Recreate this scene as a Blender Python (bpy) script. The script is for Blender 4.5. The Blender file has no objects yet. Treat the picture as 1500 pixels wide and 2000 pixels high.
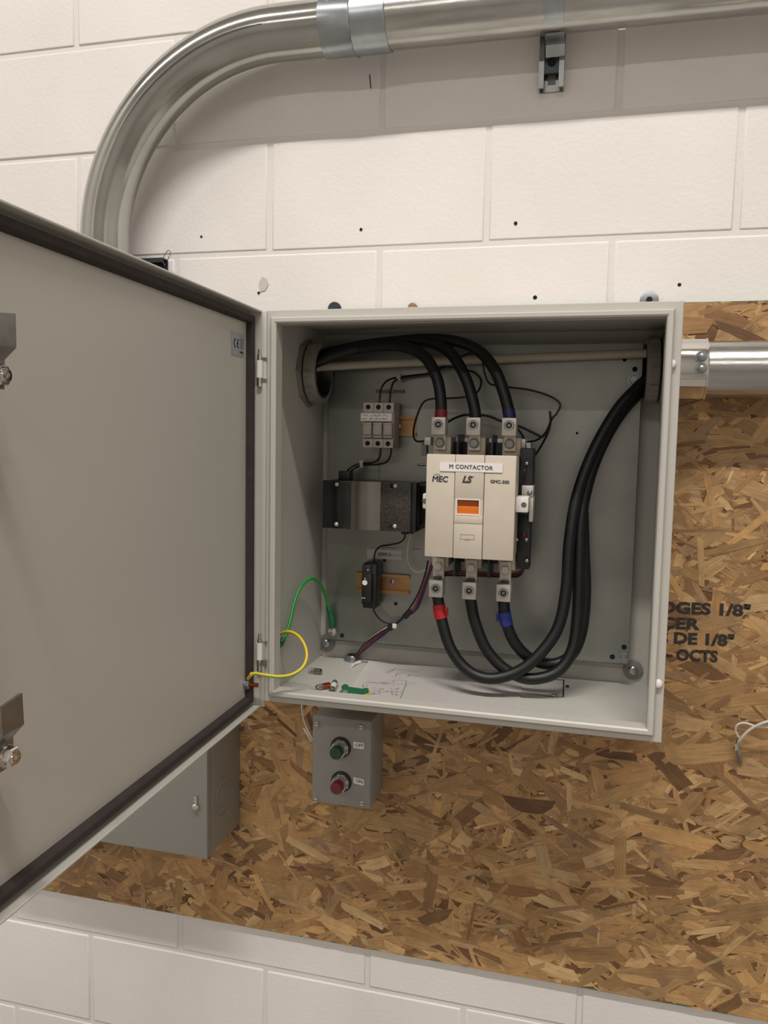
import bpy, bmesh, math, random
import numpy as np
from mathutils import Vector, Matrix

S = bpy.context.scene
COL = S.collection

# ------------------------------------------------------------------ camera
ZO = 2.05                                   # the camera stands about 1.5 m above the floor
CAM = np.array([0.8007, -1.4322, -0.5494 + ZO])
YAW, PIT, ROL, FPX = 0.2501, -0.0899, 0.0188, 1559.17
def _basis():
    cy, sy, cp, sp, cr, sr = math.cos(YAW), math.sin(YAW), math.cos(PIT), math.sin(PIT), math.cos(ROL), math.sin(ROL)
    fw = np.array([-sy*cp, cy*cp, sp]); rt = np.array([cy, sy, 0.]); up = np.cross(rt, fw)
    return np.array([cr*rt + sr*up, -sr*rt + cr*up, fw])
RB = _basis()
cd = bpy.data.cameras.new('camera'); cam = bpy.data.objects.new('camera', cd); COL.objects.link(cam)
cd.sensor_fit = 'HORIZONTAL'; cd.sensor_width = 36.0; cd.lens = FPX/1500*36.0; cd.clip_start = 0.02
cam.matrix_world = Matrix(((RB[0][0], RB[1][0], -RB[2][0], CAM[0]), (RB[0][1], RB[1][1], -RB[2][1], CAM[1]),
                           (RB[0][2], RB[1][2], -RB[2][2], CAM[2]), (0, 0, 0, 1)))
S.camera = cam

# ------------------------------------------------------------------ light
W = bpy.data.worlds.new('World'); S.world = W; W.use_nodes = True
W.node_tree.nodes['Background'].inputs[0].default_value = (0.92, 0.96, 1.0, 1)
W.node_tree.nodes['Background'].inputs[1].default_value = 0.0
def strip(name, y, z, power, length=7.0, width=0.16, x=0.6):
    l = bpy.data.lights.new(name, 'AREA'); l.shape = 'RECTANGLE'; l.size = length; l.size_y = width
    l.energy = power; l.color = (1.0, 0.958, 0.912)
    o = bpy.data.objects.new(name, l); COL.objects.link(o); o.location = (x, y, z)
    return o
strip('ceiling_tube_light', -2.40, 5.00, 195, 2.4, 0.16, 0.90)
strip('ceiling_tube_light', -2.40, 5.00, 45, 2.4, 0.16, -2.10)
strip('ceiling_tube_light', -7.60, 5.00, 220)
S.view_settings.view_transform = 'Standard'; S.view_settings.look = 'None'
S.view_settings.exposure = -0.17; S.view_settings.gamma = 1.0; S.view_settings.use_curve_mapping = False

# ------------------------------------------------------------------ placing helpers (photo pixel -> point on a plane of the place)
def _ray(u, v): return np.array([(u-750)/FPX, (1000-v)/FPX, 1.0]) @ RB
def A(u, v, y):
    d = _ray(u, v); t = (y-CAM[1])/d[1]; return Vector(CAM + t*d)
def AX(u, v, x):
    d = _ray(u, v); t = (x-CAM[0])/d[0]; return Vector(CAM + t*d)
def AZ(u, v, z):
    d = _ray(u, v); t = (z-CAM[2])/d[2]; return Vector(CAM + t*d)
def lin(c):
    c = c/255.0
    return c/12.92 if c <= 0.04045 else ((c+0.055)/1.055)**2.4
def RGB(r, g, b): return (lin(r), lin(g), lin(b), 1.0)

# ------------------------------------------------------------------ materials
MATS = {}
def mat(name, col, rough=0.5, metal=0.0, bump=0.0, bscale=200.0, var=0.0, vscale=8.0, spec=0.5, trans=0.0, coat=0.0, stretch=None, col2=None, emit=0):
    m = bpy.data.materials.new(name); m.use_nodes = True
    nt = m.node_tree; b = nt.nodes['Principled BSDF']
    b.inputs['Base Color'].default_value = col; b.inputs['Roughness'].default_value = rough; b.inputs['Metallic'].default_value = metal
    b.inputs['Specular IOR Level'].default_value = spec; b.inputs['Transmission Weight'].default_value = trans; b.inputs['Coat Weight'].default_value = coat
    geo = nt.nodes.new('ShaderNodeNewGeometry'); src = geo.outputs['Position']
    if stretch:
        mp = nt.nodes.new('ShaderNodeMapping'); mp.inputs['Scale'].default_value = stretch
        nt.links.new(src, mp.inputs['Vector']); src = mp.outputs['Vector']
    if var > 0 or col2:
        n = nt.nodes.new('ShaderNodeTexNoise'); n.inputs['Scale'].default_value = vscale; n.inputs['Detail'].default_value = 5
        nt.links.new(src, n.inputs['Vector'])
        mx = nt.nodes.new('ShaderNodeMix'); mx.data_type = 'RGBA'
        c2 = col2 or tuple(list(np.clip(np.array(col[:3])*(1-var), 0, 1)) + [1])
        mx.inputs[6].default_value = col; mx.inputs[7].default_value = c2
        rp = nt.nodes.new('ShaderNodeMapRange'); rp.inputs[1].default_value = 0.35; rp.inputs[2].default_value = 0.68
        nt.links.new(n.outputs['Fac'], rp.inputs[0]); nt.links.new(rp.outputs[0], mx.inputs[0]); nt.links.new(mx.outputs[2], b.inputs['Base Color'])
    if bump > 0:
        n = nt.nodes.new('ShaderNodeTexNoise'); n.inputs['Scale'].default_value = bscale; n.inputs['Detail'].default_value = 3
        nt.links.new(src, n.inputs['Vector'])
        bp = nt.nodes.new('ShaderNodeBump'); bp.inputs['Strength'].default_value = bump; bp.inputs['Distance'].default_value = 0.001
        nt.links.new(n.outputs['Fac'], bp.inputs['Height']); nt.links.new(bp.outputs['Normal'], b.inputs['Normal'])
    MATS[name] = m
    return m

def wall_paint():
    m = bpy.data.materials.new('painted_block'); m.use_nodes = True; nt = m.node_tree; b = nt.nodes['Principled BSDF']
    L = nt.links.new
    geo = nt.nodes.new('ShaderNodeNewGeometry')
    n1 = nt.nodes.new('ShaderNodeTexNoise'); n1.inputs['Scale'].default_value = 3.0; n1.inputs['Detail'].default_value = 4
    L(geo.outputs['Position'], n1.inputs['Vector'])
    cr = nt.nodes.new('ShaderNodeValToRGB'); L(n1.outputs['Fac'], cr.inputs[0])
    cr.color_ramp.elements[0].position = 0.3; cr.color_ramp.elements[0].color = (0.735, 0.695, 0.66, 1)
    cr.color_ramp.elements[1].position = 0.7; cr.color_ramp.elements[1].color = (0.815, 0.775, 0.745, 1)
    # sparse dark pin-holes left between the paint
    mp = nt.nodes.new('ShaderNodeMapping'); mp.inputs['Scale'].default_value = (1.0, 1.0, 1.7); L(geo.outputs['Position'], mp.inputs['Vector'])
    vo = nt.nodes.new('ShaderNodeTexVoronoi'); vo.inputs['Scale'].default_value = 85.0; L(mp.outputs[0], vo.inputs['Vector'])
    lt = nt.nodes.new('ShaderNodeMath'); lt.operation = 'LESS_THAN'; lt.inputs[1].default_value = 0.17; L(vo.outputs['Distance'], lt.inputs[0])
    sx = nt.nodes.new('ShaderNodeSeparateColor'); L(vo.outputs['Color'], sx.inputs[0])
    gt = nt.nodes.new('ShaderNodeMath'); gt.operation = 'GREATER_THAN'; gt.inputs[1].default_value = 0.72; L(sx.outputs[0], gt.inputs[0])
    n2 = nt.nodes.new('ShaderNodeTexNoise'); n2.inputs['Scale'].default_value = 5.0; L(geo.outputs['Position'], n2.inputs['Vector'])
    g2 = nt.nodes.new('ShaderNodeMath'); g2.operation = 'GREATER_THAN'; g2.inputs[1].default_value = 0.50; L(n2.outputs['Fac'], g2.inputs[0])
    mu = nt.nodes.new('ShaderNodeMath'); mu.operation = 'MULTIPLY'; L(lt.outputs[0], mu.inputs[0]); L(gt.outputs[0], mu.inputs[1])
    mu2 = nt.nodes.new('ShaderNodeMath'); mu2.operation = 'MULTIPLY'; L(mu.outputs[0], mu2.inputs[0]); L(g2.outputs[0], mu2.inputs[1])
    b.inputs['Roughness'].default_value = 0.62; L(cr.outputs[0], b.inputs['Base Color'])
    n3 = nt.nodes.new('ShaderNodeTexNoise'); n3.inputs['Scale'].default_value = 130.0; n3.inputs['Detail'].default_value = 4; n3.inputs['Roughness'].default_value = 0.6
    L(geo.outputs['Position'], n3.inputs['Vector'])
    mk = nt.nodes.new('ShaderNodeMath'); mk.operation = 'MULTIPLY'; mk.inputs[1].default_value = 1.8; L(mu2.outputs[0], mk.inputs[0])
    sb = nt.nodes.new('ShaderNodeMath'); sb.operation = 'SUBTRACT'; L(n3.outputs['Fac'], sb.inputs[0]); L(mk.outputs[0], sb.inputs[1])
    bp = nt.nodes.new('ShaderNodeBump'); bp.inputs['Strength'].default_value = 0.45; bp.inputs['Distance'].default_value = 0.0016
    L(sb.outputs[0], bp.inputs['Height']); L(bp.outputs['Normal'], b.inputs['Normal'])
    return m

def strand_mat():
    m = bpy.data.materials.new('wood_strand'); m.use_nodes = True; nt = m.node_tree; b = nt.nodes['Principled BSDF']; L = nt.links.new
    at = nt.nodes.new('ShaderNodeAttribute'); at.attribute_name = 'tint'
    uv = nt.nodes.new('ShaderNodeUVMap'); uv.uv_map = 'grain'
    mp = nt.nodes.new('ShaderNodeMapping'); mp.inputs['Scale'].default_value = (18.0, 420.0, 1.0); L(uv.outputs[0], mp.inputs['Vector'])
    n = nt.nodes.new('ShaderNodeTexNoise'); n.inputs['Scale'].default_value = 1.0; n.inputs['Detail'].default_value = 5; L(mp.outputs[0], n.inputs['Vector'])
    mr = nt.nodes.new('ShaderNodeMapRange'); mr.inputs[1].default_value = 0.3; mr.inputs[2].default_value = 0.7; mr.inputs[3].default_value = 0.74; mr.inputs[4].default_value = 1.14
    L(n.outputs['Fac'], mr.inputs[0])
    mp2 = nt.nodes.new('ShaderNodeMapping'); mp2.inputs['Scale'].default_value = (90.0, 700.0, 1.0); L(uv.outputs[0], mp2.inputs['Vector'])
    n2 = nt.nodes.new('ShaderNodeTexNoise'); n2.inputs['Scale'].default_value = 1.0; n2.inputs['Detail'].default_value = 2; L(mp2.outputs[0], n2.inputs['Vector'])
    g = nt.nodes.new('ShaderNodeMapRange'); g.inputs[1].default_value = 0.0; g.inputs[2].default_value = 0.36; g.inputs[3].default_value = 0.55; g.inputs[4].default_value = 1.0
    L(n2.outputs['Fac'], g.inputs[0])
    mm = nt.nodes.new('ShaderNodeMath'); mm.operation = 'MULTIPLY'; L(mr.outputs[0], mm.inputs[0]); L(g.outputs[0], mm.inputs[1])
    ge = nt.nodes.new('ShaderNodeNewGeometry')
    n4 = nt.nodes.new('ShaderNodeTexNoise'); n4.inputs['Scale'].default_value = 30.0; n4.inputs['Detail'].default_value = 6; n4.inputs['Roughness'].default_value = 0.65; L(ge.outputs['Position'], n4.inputs['Vector'])
    m4 = nt.nodes.new('ShaderNodeMapRange'); m4.inputs[1].default_value = 0.3; m4.inputs[2].default_value = 0.7; m4.inputs[3].default_value = 0.76; m4.inputs[4].default_value = 1.12; L(n4.outputs['Fac'], m4.inputs[0])
    mz = nt.nodes.new('ShaderNodeMath'); mz.operation = 'MULTIPLY'; L(mm.outputs[0], mz.inputs[0]); L(m4.outputs[0], mz.inputs[1])
    vm = nt.nodes.new('ShaderNodeVectorMath'); vm.operation = 'SCALE'; L(at.outputs['Color'], vm.inputs[0]); L(mz.outputs[0], vm.inputs['Scale'])
    L(vm.outputs[0], b.inputs['Base Color']); b.inputs['Roughness'].default_value = 0.58
    bp = nt.nodes.new('ShaderNodeBump'); bp.inputs['Strength'].default_value = 0.35; bp.inputs['Distance'].default_value = 0.0006
    L(n.outputs['Fac'], bp.inputs['Height']); L(bp.outputs['Normal'], b.inputs['Normal'])
    return m

M_WALL = wall_paint(); M_STRAND = strand_mat()
M_MORTAR = mat('painted_mortar', (0.72, 0.69, 0.655, 1), 0.65, bump=0.5, bscale=160)
M_OSB = mat('board_core', RGB(120, 84, 48), 0.7, var=0.4, vscale=60)
M_OSBEDGE = mat('board_edge_paint', RGB(96, 150, 128), 0.7, var=0.3, vscale=40)
M_INK = mat('stencil_ink', RGB(34, 30, 32), 0.6, col2=RGB(60, 48, 40), vscale=150)
M_CAB = mat('grey_powder_coat', RGB(190, 187, 179), 0.42, bump=0.10, bscale=900)
M_DOOR = M_CAB
M_BOX = mat('grey_box_paint', RGB(140, 138, 132), 0.45, bump=0.06, bscale=500)
M_GASKET = mat('foam_gasket', RGB(58, 50, 48), 0.85, bump=0.4, bscale=700, var=0.25, vscale=60)
M_PLATE = mat('galvanised_plate', RGB(160, 161, 156), 0.32, 0.88, var=0.12, vscale=14, bump=0.05, bscale=300)
M_EMT = mat('galvanised_conduit', RGB(190, 189, 184), 0.22, 0.97, bump=0.10, bscale=60, var=0.22, vscale=7, stretch=(1.5, 9, 9))
M_ELBOW = mat('galvanised_elbow', RGB(187, 187, 182), 0.17, 0.97, bump=0.05, bscale=40, var=0.2, vscale=6)
M_ZINC = mat('zinc_plate', RGB(176, 182, 186), 0.28, 0.95, var=0.15, vscale=40)
M_CHROME = mat('bright_metal', RGB(215, 212, 206), 0.10, 1.0)
M_STEEL = mat('plain_steel', RGB(150, 150, 148), 0.35, 0.95, var=0.2, vscale=60)
M_DSTEEL = mat('dark_steel', RGB(74, 78, 84), 0.42, 0.8, var=0.25, vscale=50)
M_LUG = mat('tinned_aluminium', RGB(205, 200, 190), 0.42, 0.55, var=0.06, vscale=80)
M_BRASS = mat('yellow_chromate', RGB(190, 158, 98), 0.32, 0.85, col2=RGB(176, 128, 104), vscale=26)
M_COPPER = mat('copper', RGB(186, 104, 60), 0.3, 0.95)
M_CABLE = mat('black_cable_jacket', RGB(15, 15, 15), 0.46, bump=0.12, bscale=150)
M_WIRE = mat('black_wire', RGB(20, 20, 21), 0.4)
M_BLK = mat('black_plastic', RGB(26, 26, 27), 0.45)
M_GLOSSBLK = mat('black_gloss_plate', RGB(20, 20, 20), 0.18, spec=0.6)
M_BRUSHED = mat('brushed_dark_metal', RGB(150, 144, 138), 0.24, 0.95)
M_SPECK = mat('speckled_lamination', RGB(44, 41, 38), 0.45, 0.3, col2=RGB(84, 78, 72), vscale=330, bump=0.3, bscale=400)
M_BEIGE = mat('beige_plastic', RGB(208, 197, 181), 0.5, var=0.06, vscale=22)
M_BEIGE2 = mat('beige_plastic_dull', RGB(196, 184, 166), 0.5)
M_GREYPL = mat('grey_plastic', RGB(128, 124, 116), 0.55)
M_FUSE = mat('light_grey_plastic', RGB(176, 168, 160), 0.5)
M_WHITE = mat('white_plastic', RGB(228, 224, 220), 0.45)
M_LABEL = mat('white_label', RGB(236, 230, 226), 0.5)
M_SILVLAB = mat('silver_label', RGB(168, 172, 182), 0.4, 0.3)
M_TXT = mat('dark_print', RGB(62, 62, 66), 0.6)
M_TXT2 = mat('black_print', RGB(25, 25, 28), 0.6)
M_ORANGE = mat('orange_window', RGB(214, 110, 26), 0.4)
M_ORANGE2 = mat('orange_window_dark', RGB(176, 84, 18), 0.4)
M_RED = mat('red_tape', RGB(172, 26, 32), 0.4)
M_REDD = mat('dark_red_tape', RGB(120, 26, 28), 0.45)
M_BLUE = mat('blue_tape', RGB(34, 48, 120), 0.4)
M_BLUED = mat('dark_blue_tape', RGB(26, 30, 84), 0.45)
M_GREEN = mat('green_insulation', RGB(44, 150, 62), 0.4)
M_GREEND = mat('dark_green_sleeve', RGB(16, 98, 62), 0.45)
M_GREENP = mat('green_plastic', RGB(22, 104, 66), 0.45)
M_YEL = mat('yellow_insulation', RGB(226, 200, 44), 0.4)
M_YELP = mat('yellow_plastic', RGB(224, 186, 38), 0.45)
M_ORWIRE = mat('orange_insulation', RGB(206, 98, 44), 0.4)
M_REDW = mat('red_insulation', RGB(150, 36, 36), 0.4)
M_MAROON = mat('maroon_insulation', RGB(96, 28, 60), 0.4)
M_BLUEW = mat('blue_insulation', RGB(36, 42, 96), 0.4)
M_CREAM = mat('cream_jacket', RGB(196, 186, 168), 0.5, var=0.05)
M_WIREW = mat('white_insulation', RGB(206, 202, 194), 0.45)
M_CLEAR = mat('clear_tube', RGB(220, 220, 214), 0.3, trans=0.35)
M_GLASS = mat('clear_glass', RGB(240, 240, 238), 0.05, trans=0.92)
M_GBTN = mat('green_lens', RGB(12, 64, 40), 0.22, coat=0.3)
M_RBTN = mat('red_lens', RGB(104, 14, 26), 0.15, coat=0.5)
M_PAPER = mat('white_paper', RGB(240, 235, 232), 0.7)
M_HOLE = mat('dark_hole', RGB(20, 18, 17), 0.9)
M_CONC = mat('concrete_floor', (0.29, 0.27, 0.25, 1), 0.5, var=0.2, vscale=3)
M_CEIL = mat('ceiling_paint', (0.60, 0.58, 0.55, 1), 0.8)

# ------------------------------------------------------------------ mesh builders
def nb(): return bmesh.new()
def _merge(dst, src):
    me = bpy.data.meshes.new('t'); src.to_mesh(me); src.free(); dst.from_mesh(me); bpy.data.meshes.remove(me)
def box(bm, x0, x1, y0, y1, z0, z1, bev=0.0, seg=2, M=None):
    t = bmesh.new()
    r = bmesh.ops.create_cube(t, size=1.0)
    sx, sy, sz = abs(x1-x0), abs(y1-y0), abs(z1-z0)
    bmesh.ops.scale(t, vec=(sx, sy, sz), verts=t.verts); bmesh.ops.translate(t, vec=((x0+x1)/2, (y0+y1)/2, (z0+z1)/2), verts=t.verts)
    if bev > 0: bmesh.ops.bevel(t, geom=list(t.edges), offset=min(bev, 0.45*min(sx, sy, sz)), segments=seg, affect='EDGES', profile=0.5)
    if M is not None: t.transform(M)
    _merge(bm, t); return bm
def frame(d):
    d = Vector(d).normalized(); a = Vector((0, 0, 1)) if abs(d.z) < 0.9 else Vector((1, 0, 0))
    u = d.cross(a).normalized(); return u, d.cross(u).normalized(), d
def lathe(bm, o, d, prof, n=28, caps=True, a0=0.0):
    """prof = [(radius, height along d)]"""
    o = Vector(o); u, w, d = frame(d); rings = []
    for r, h in prof:
        rings.append([bm.verts.new(o + d*h + (u*math.cos(a0+2*math.pi*k/n) + w*math.sin(a0+2*math.pi*k/n))*r) for k in range(n)])
    for a, b in zip(rings, rings[1:]):
        for k in range(n): bm.faces.new((a[k], a[(k+1) % n], b[(k+1) % n], b[k]))
    if caps:
        bm.faces.new(list(reversed(rings[0]))); bm.faces.new(rings[-1])
    return bm
def cyl(bm, p0, p1, r, n=24, r1=None, a0=0.0):
    p0 = Vector(p0); p1 = Vector(p1); h = (p1-p0).length
    return lathe(bm, p0, p1-p0, [(r, 0), (r if r1 is None else r1, h)], n, a0=a0)
def ringlathe(bm, o, d, prof, n=40):
    """closed profile swept round the axis (a ring with a hole)"""
    o = Vector(o); u, w, d = frame(d); rings = []
    for r, h in prof: rings.append([bm.verts.new(o + d*h + (u*math.cos(2*math.pi*k/n) + w*math.sin(2*math.pi*k/n))*r) for k in range(n)])
    m = len(rings)
    for i in range(m):
        a, b = rings[i], rings[(i+1) % m]
        for k in range(n): bm.faces.new((a[k], a[(k+1) % n], b[(k+1) % n], b[k]))
    return bm
def smooth(pts, per=8):
    P = [Vector(p) for p in pts]
    if len(P) < 3: return P
    P = [P[0]*2-P[1]] + P + [P[-1]*2-P[-2]]; out = []
    for i in range(1, len(P)-2):
        a, b, c, d = P[i-1:i+3]
        for k in range(per):
            t = k/per
            out.append(0.5*((2*b) + (c-a)*t + (2*a-5*b+4*c-d)*t*t + (3*b-a-3*c+d)*t**3))
    out.append(P[-2]); return out
def tube(bm, pts, r, n=10, caps=True):
    pts = [Vector(p) for p in pts]; N = len(pts)
    T = []
    for i in range(N):
        t = pts[min(i+1, N-1)] - pts[max(i-1, 0)]; T.append(t.normalized())
    u, w, _ = frame(T[0]); rings = []
    for i in range(N):
        u = (u - T[i]*u.dot(T[i])).normalized(); w = T[i].cross(u)
        rr = r(i/(N-1)) if callable(r) else r
        rings.append([bm.verts.new(pts[i] + (u*math.cos(2*math.pi*k/n) + w*math.sin(2*math.pi*k/n))*rr) for k in range(n)])
    for a, b in zip(rings, rings[1:]):
        for k in range(n): bm.faces.new((a[k], a[(k+1) % n], b[(k+1) % n], b[k]))
    if caps: bm.faces.new(list(reversed(rings[0]))); bm.faces.new(rings[-1])
    return bm
def prism(bm, poly, ext):
    """poly: list of 3D points in one plane, ext: extrusion vector"""
    ext = Vector(ext); a = [bm.verts.new(Vector(p)) for p in poly]; b = [bm.verts.new(Vector(p)+ext) for p in poly]; n = len(a)
    bm.faces.new(a); bm.faces.new(list(reversed(b)))
    for k in range(n): bm.faces.new((a[k], b[k], b[(k+1) % n], a[(k+1) % n]))
    return bm
def rectsweep(bm, corners, prof):
    """closed profile [(inset, out)] carried round a rectangle. corners(i, inset, out) -> point of corner i"""
    rings = [[bm.verts.new(corners(i, a, b)) for a, b in prof] for i in range(4)]; m = len(prof)
    for i in range(4):
        p, q = rings[i], rings[(i+1) % 4]
        for k in range(m): bm.faces.new((p[k], p[(k+1) % m], q[(k+1) % m], q[k]))
    return bm

ORG = {}
def obj(name, bm, m, parent=None, origin=None, flat=False, ang=35):
    """links a bmesh made in place coordinates as one object"""
    if parent is not None: o0 = ORG[parent.name]
    elif origin is not None: o0 = Vector(origin)
    else:
        lo = Vector((min(v.co.x for v in bm.verts), min(v.co.y for v in bm.verts), min(v.co.z for v in bm.verts)))
        hi = Vector((max(v.co.x for v in bm.verts), max(v.co.y for v in bm.verts), max(v.co.z for v in bm.verts)))
        o0 = Vector(((lo.x+hi.x)/2, (lo.y+hi.y)/2, lo.z))
    bmesh.ops.recalc_face_normals(bm, faces=bm.faces)
    bmesh.ops.translate(bm, vec=-o0, verts=bm.verts)
    me = bpy.data.meshes.new(name); bm.to_mesh(me); bm.free()
    if not flat:
        ar = np.array([p_.area for p_ in me.polygons]); big = ar > 8*np.median(ar)      # broad faces stay flat beside their rounded edges
        me.polygons.foreach_set('use_smooth', [not b_ for b_ in big.tolist()]); me.set_sharp_from_angle(angle=math.radians(ang))
    me.materials.append(m)
    o = bpy.data.objects.new(name, me); COL.objects.link(o)
    if parent is not None: o.parent = parent
    else: o.location = o0
    ORG[o.name] = o0.copy()
    return o
def thing(name, loc, label, cat, group=None):
    o = bpy.data.objects.new(name, None); COL.objects.link(o); o.location = loc; o.empty_display_size = 0.02
    ORG[o.name] = Vector(loc); return tag(o, label, cat, group)
def tag(o, label, cat, group=None):
    o['label'] = label; o['category'] = cat
    if group: o['group'] = group
    return o
def struct(o): o['kind'] = 'structure'; return o
def text(name, s, size, o, right, up, m, parent, bold=0.0, shear=0.0, align='CENTER', depth=0.0002, space=1.0, fat=0.0):
    """flat lettering standing in the plane of right/up, centred on o"""
    cu = bpy.data.curves.new(name, 'FONT'); cu.body = s; cu.size = 1.0; cu.align_x = align; cu.align_y = 'CENTER'; cu.offset = bold; cu.shear = shear; cu.space_character = space
    cu.resolution_u = 3
    t = bpy.data.objects.new(name, cu); COL.objects.link(t)
    bpy.context.view_layer.update()
    me = bpy.data.meshes.new_from_object(t.evaluated_get(bpy.context.evaluated_depsgraph_get()))
    bpy.data.objects.remove(t); bpy.data.curves.remove(cu)
    r = Vector(right).normalized(); u = Vector(up).normalized(); n = r.cross(u)
    sz = size/0.72
    M = Matrix(((r.x*sz, u.x*sz, n.x, o[0]), (r.y*sz, u.y*sz, n.y, o[1]), (r.z*sz, u.z*sz, n.z, o[2]), (0, 0, 0, 1)))
    me.transform(M)
    bm = bmesh.new(); bm.from_mesh(me); bpy.data.meshes.remove(me)
    if fat > 0:                                 # heavier strokes: the same letters overprinted a hair to the side
        base = bm.copy()
        for i_, (dx_, dz_) in enumerate(((fat, 0), (-fat, 0), (0, fat), (0, -fat))):
            c2 = base.copy(); bmesh.ops.translate(c2, vec=r*dx_*size + u*dz_*size + n*0.00001*(i_+1), verts=c2.verts); _merge(bm, c2)
        base.free()
    bmesh.ops.translate(bm, vec=n*depth, verts=bm.verts)
    bmesh.ops.translate(bm, vec=-ORG[parent.name], verts=bm.verts)
    me = bpy.data.meshes.new(name); bm.to_mesh(me); bm.free(); me.materials.append(m)
    ob = bpy.data.objects.new(name, me); COL.objects.link(ob); ob.parent = parent; ORG[ob.name] = ORG[parent.name].copy()
    return ob
def strokes(bm, lines, w, nrm):
    """thin flat ink lines: each a list of 3D points"""
    nrm = Vector(nrm)
    for L in lines:
        L = [Vector(p) for p in L]
        for a, b in zip(L, L[1:]):
            s = (b-a).cross(nrm)
            if s.length < 1e-9: continue
            s = s.normalized()*w/2; e = (b-a).normalized()*w/2
            bm.faces.new([bm.verts.new(q) for q in (a-s-e, b-s+e, b+s+e, a+s-e)])
    return bm
def hexhead(bm, o, d, r, h, dome=True):
    lathe(bm, o, d, [(r, 0), (r, h*0.8), (r*0.86, h)], 6)
    return bm
def panhead(bm, o, d, r, h, n=20):
    return lathe(bm, o, d, [(r, 0), (r, h*0.35), (r*0.8, h*0.8), (r*0.45, h)], n)

# ================================================================== THE SETTING
rnd = random.Random(7)
FLOOR = obj('floor', box(nb(), -3.5, 5, -11, 0.1, -0.05, 0), M_CONC); struct(FLOOR)
CEIL = obj('ceiling', box(nb(), -3.5, 5, -11, 0.1, 5.2, 5.3), M_CEIL); struct(CEIL)
wl = struct(obj('wall_back', box(nb(), -3.5, 5, 0.0022, 0.1, 0, 5.2), M_MORTAR, origin=(0, 0, 0)))
M_ROOM = mat('room_wall_paint', (0.70, 0.675, 0.64, 1), 0.7, var=0.06, vscale=2)
struct(obj('wall_front', box(nb(), -3.5, 5, -11.1, -11.0, 0, 5.2), mat('grey_end_wall', (0.52, 0.50, 0.48, 1), 0.7))); struct(obj('wall_left', box(nb(), -3.6, -3.5, -11, 0.1, 0, 5.2), M_ROOM)); struct(obj('wall_right', box(nb(), 5, 5.1, -11, 0.1, 0, 5.2), M_ROOM))
BW, BH = 0.4064, 0.2032
t = nb(); box(t, -BW/2+0.0045, BW/2-0.0045, -0.0, 0.03, -BH/2+0.0042, BH/2-0.0042, 0.0032, 2)
me_full = bpy.data.meshes.new('concrete_block'); t.to_mesh(me_full); t.free()
me_full.polygons.foreach_set('use_smooth', [p_.area < 0.005 for p_ in me_full.polygons]); me_full.materials.append(M_WALL)
for k in range(-10, 16):                      # course k lies between bed joint k and k+1; bed joint 0 is at ZO
    sh = 0.5 if k % 2 else 0.0283            # running bond, the half courses a little off
    for i in range(-5, 8):
        xc = (i + sh + 0.5)*BW; zc = ZO + (k+0.5)*BH
        if zc + BH/2 > 5.2 or xc < -2.0 or xc > 3.0: continue
        b = bpy.data.objects.new('concrete_block', me_full); COL.objects.link(b); b.parent = wl
        b.location = (xc + rnd.uniform(-.0012, .0012), rnd.uniform(-0.0009, 0.0006), zc + rnd.uniform(-.001, .001))
        b.rotation_euler = (0, rnd.uniform(-.0012, .0012), 0)
for u, v, r in ((393, 462, 2.6), (705, 448, 3.2), (1007, 436, 3.6), (1045, 581, 4.2), (1327, 556, 3.4), (505, 572, 3.0), (1283, 583, 2.6)):
    c = A(u, v, -0.0008); obj('screw_hole', lathe(nb(), c, (0, 1, 0), [(r*0.00088, 0), (r*0.0006, 0.004)], 12), M_HOLE, wl)
c = A(722, 158, -0.001)
obj('pen_mark', strokes(nb(), [[A(722, 146, -0.0012), A(724, 172, -0.0012)]], 0.0016, (0, -1, 0)), M_TXT2, wl)
obj('paint_chip', prism(nb(), [A(u, v, -0.0012) for u, v in ((505, 553), (512, 540), (521, 545), (524, 556), (518, 567), (508, 570))], (0, 0.001, 0)), mat('bare_patch', RGB(196, 190, 182), 0.7), wl)

# ------------------------------------------------------------------ strand board
OX0, OX1, OZ0, OZ1, OY = -0.55, 1.89, 0.5145, 1.7352, -0.0112
board = obj('strand_board', box(nb(), OX0, OX1, OY, -0.0014, OZ0, OZ1), M_OSB, origin=(0.67, 0, OZ0))
tag(board, 'brown oriented strand board sheet fixed to the white block wall', 'board')
obj('painted_edge', box(nb(), OX0-0.0006, OX1+0.0006, OY-0.0002, -0.0014, OZ0-0.0007, OZ0+0.0006), M_OSBEDGE, board)
obj('painted_edge', box(nb(), OX0-0.0006, OX1+0.0006, OY-0.0002, -0.0014, OZ1-0.0006, OZ1+0.0007), M_OSBEDGE, board)
TINTS = [(198, 158, 104), (188, 146, 93), (178, 136, 84), (170, 127, 78), (208, 172, 120), (158, 116, 71), (172, 134, 96), (142, 101, 60), (192, 148, 90), (112, 76, 45)]
TW = [15, 20, 20, 14, 8, 8, 7, 5, 10, 3]
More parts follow.
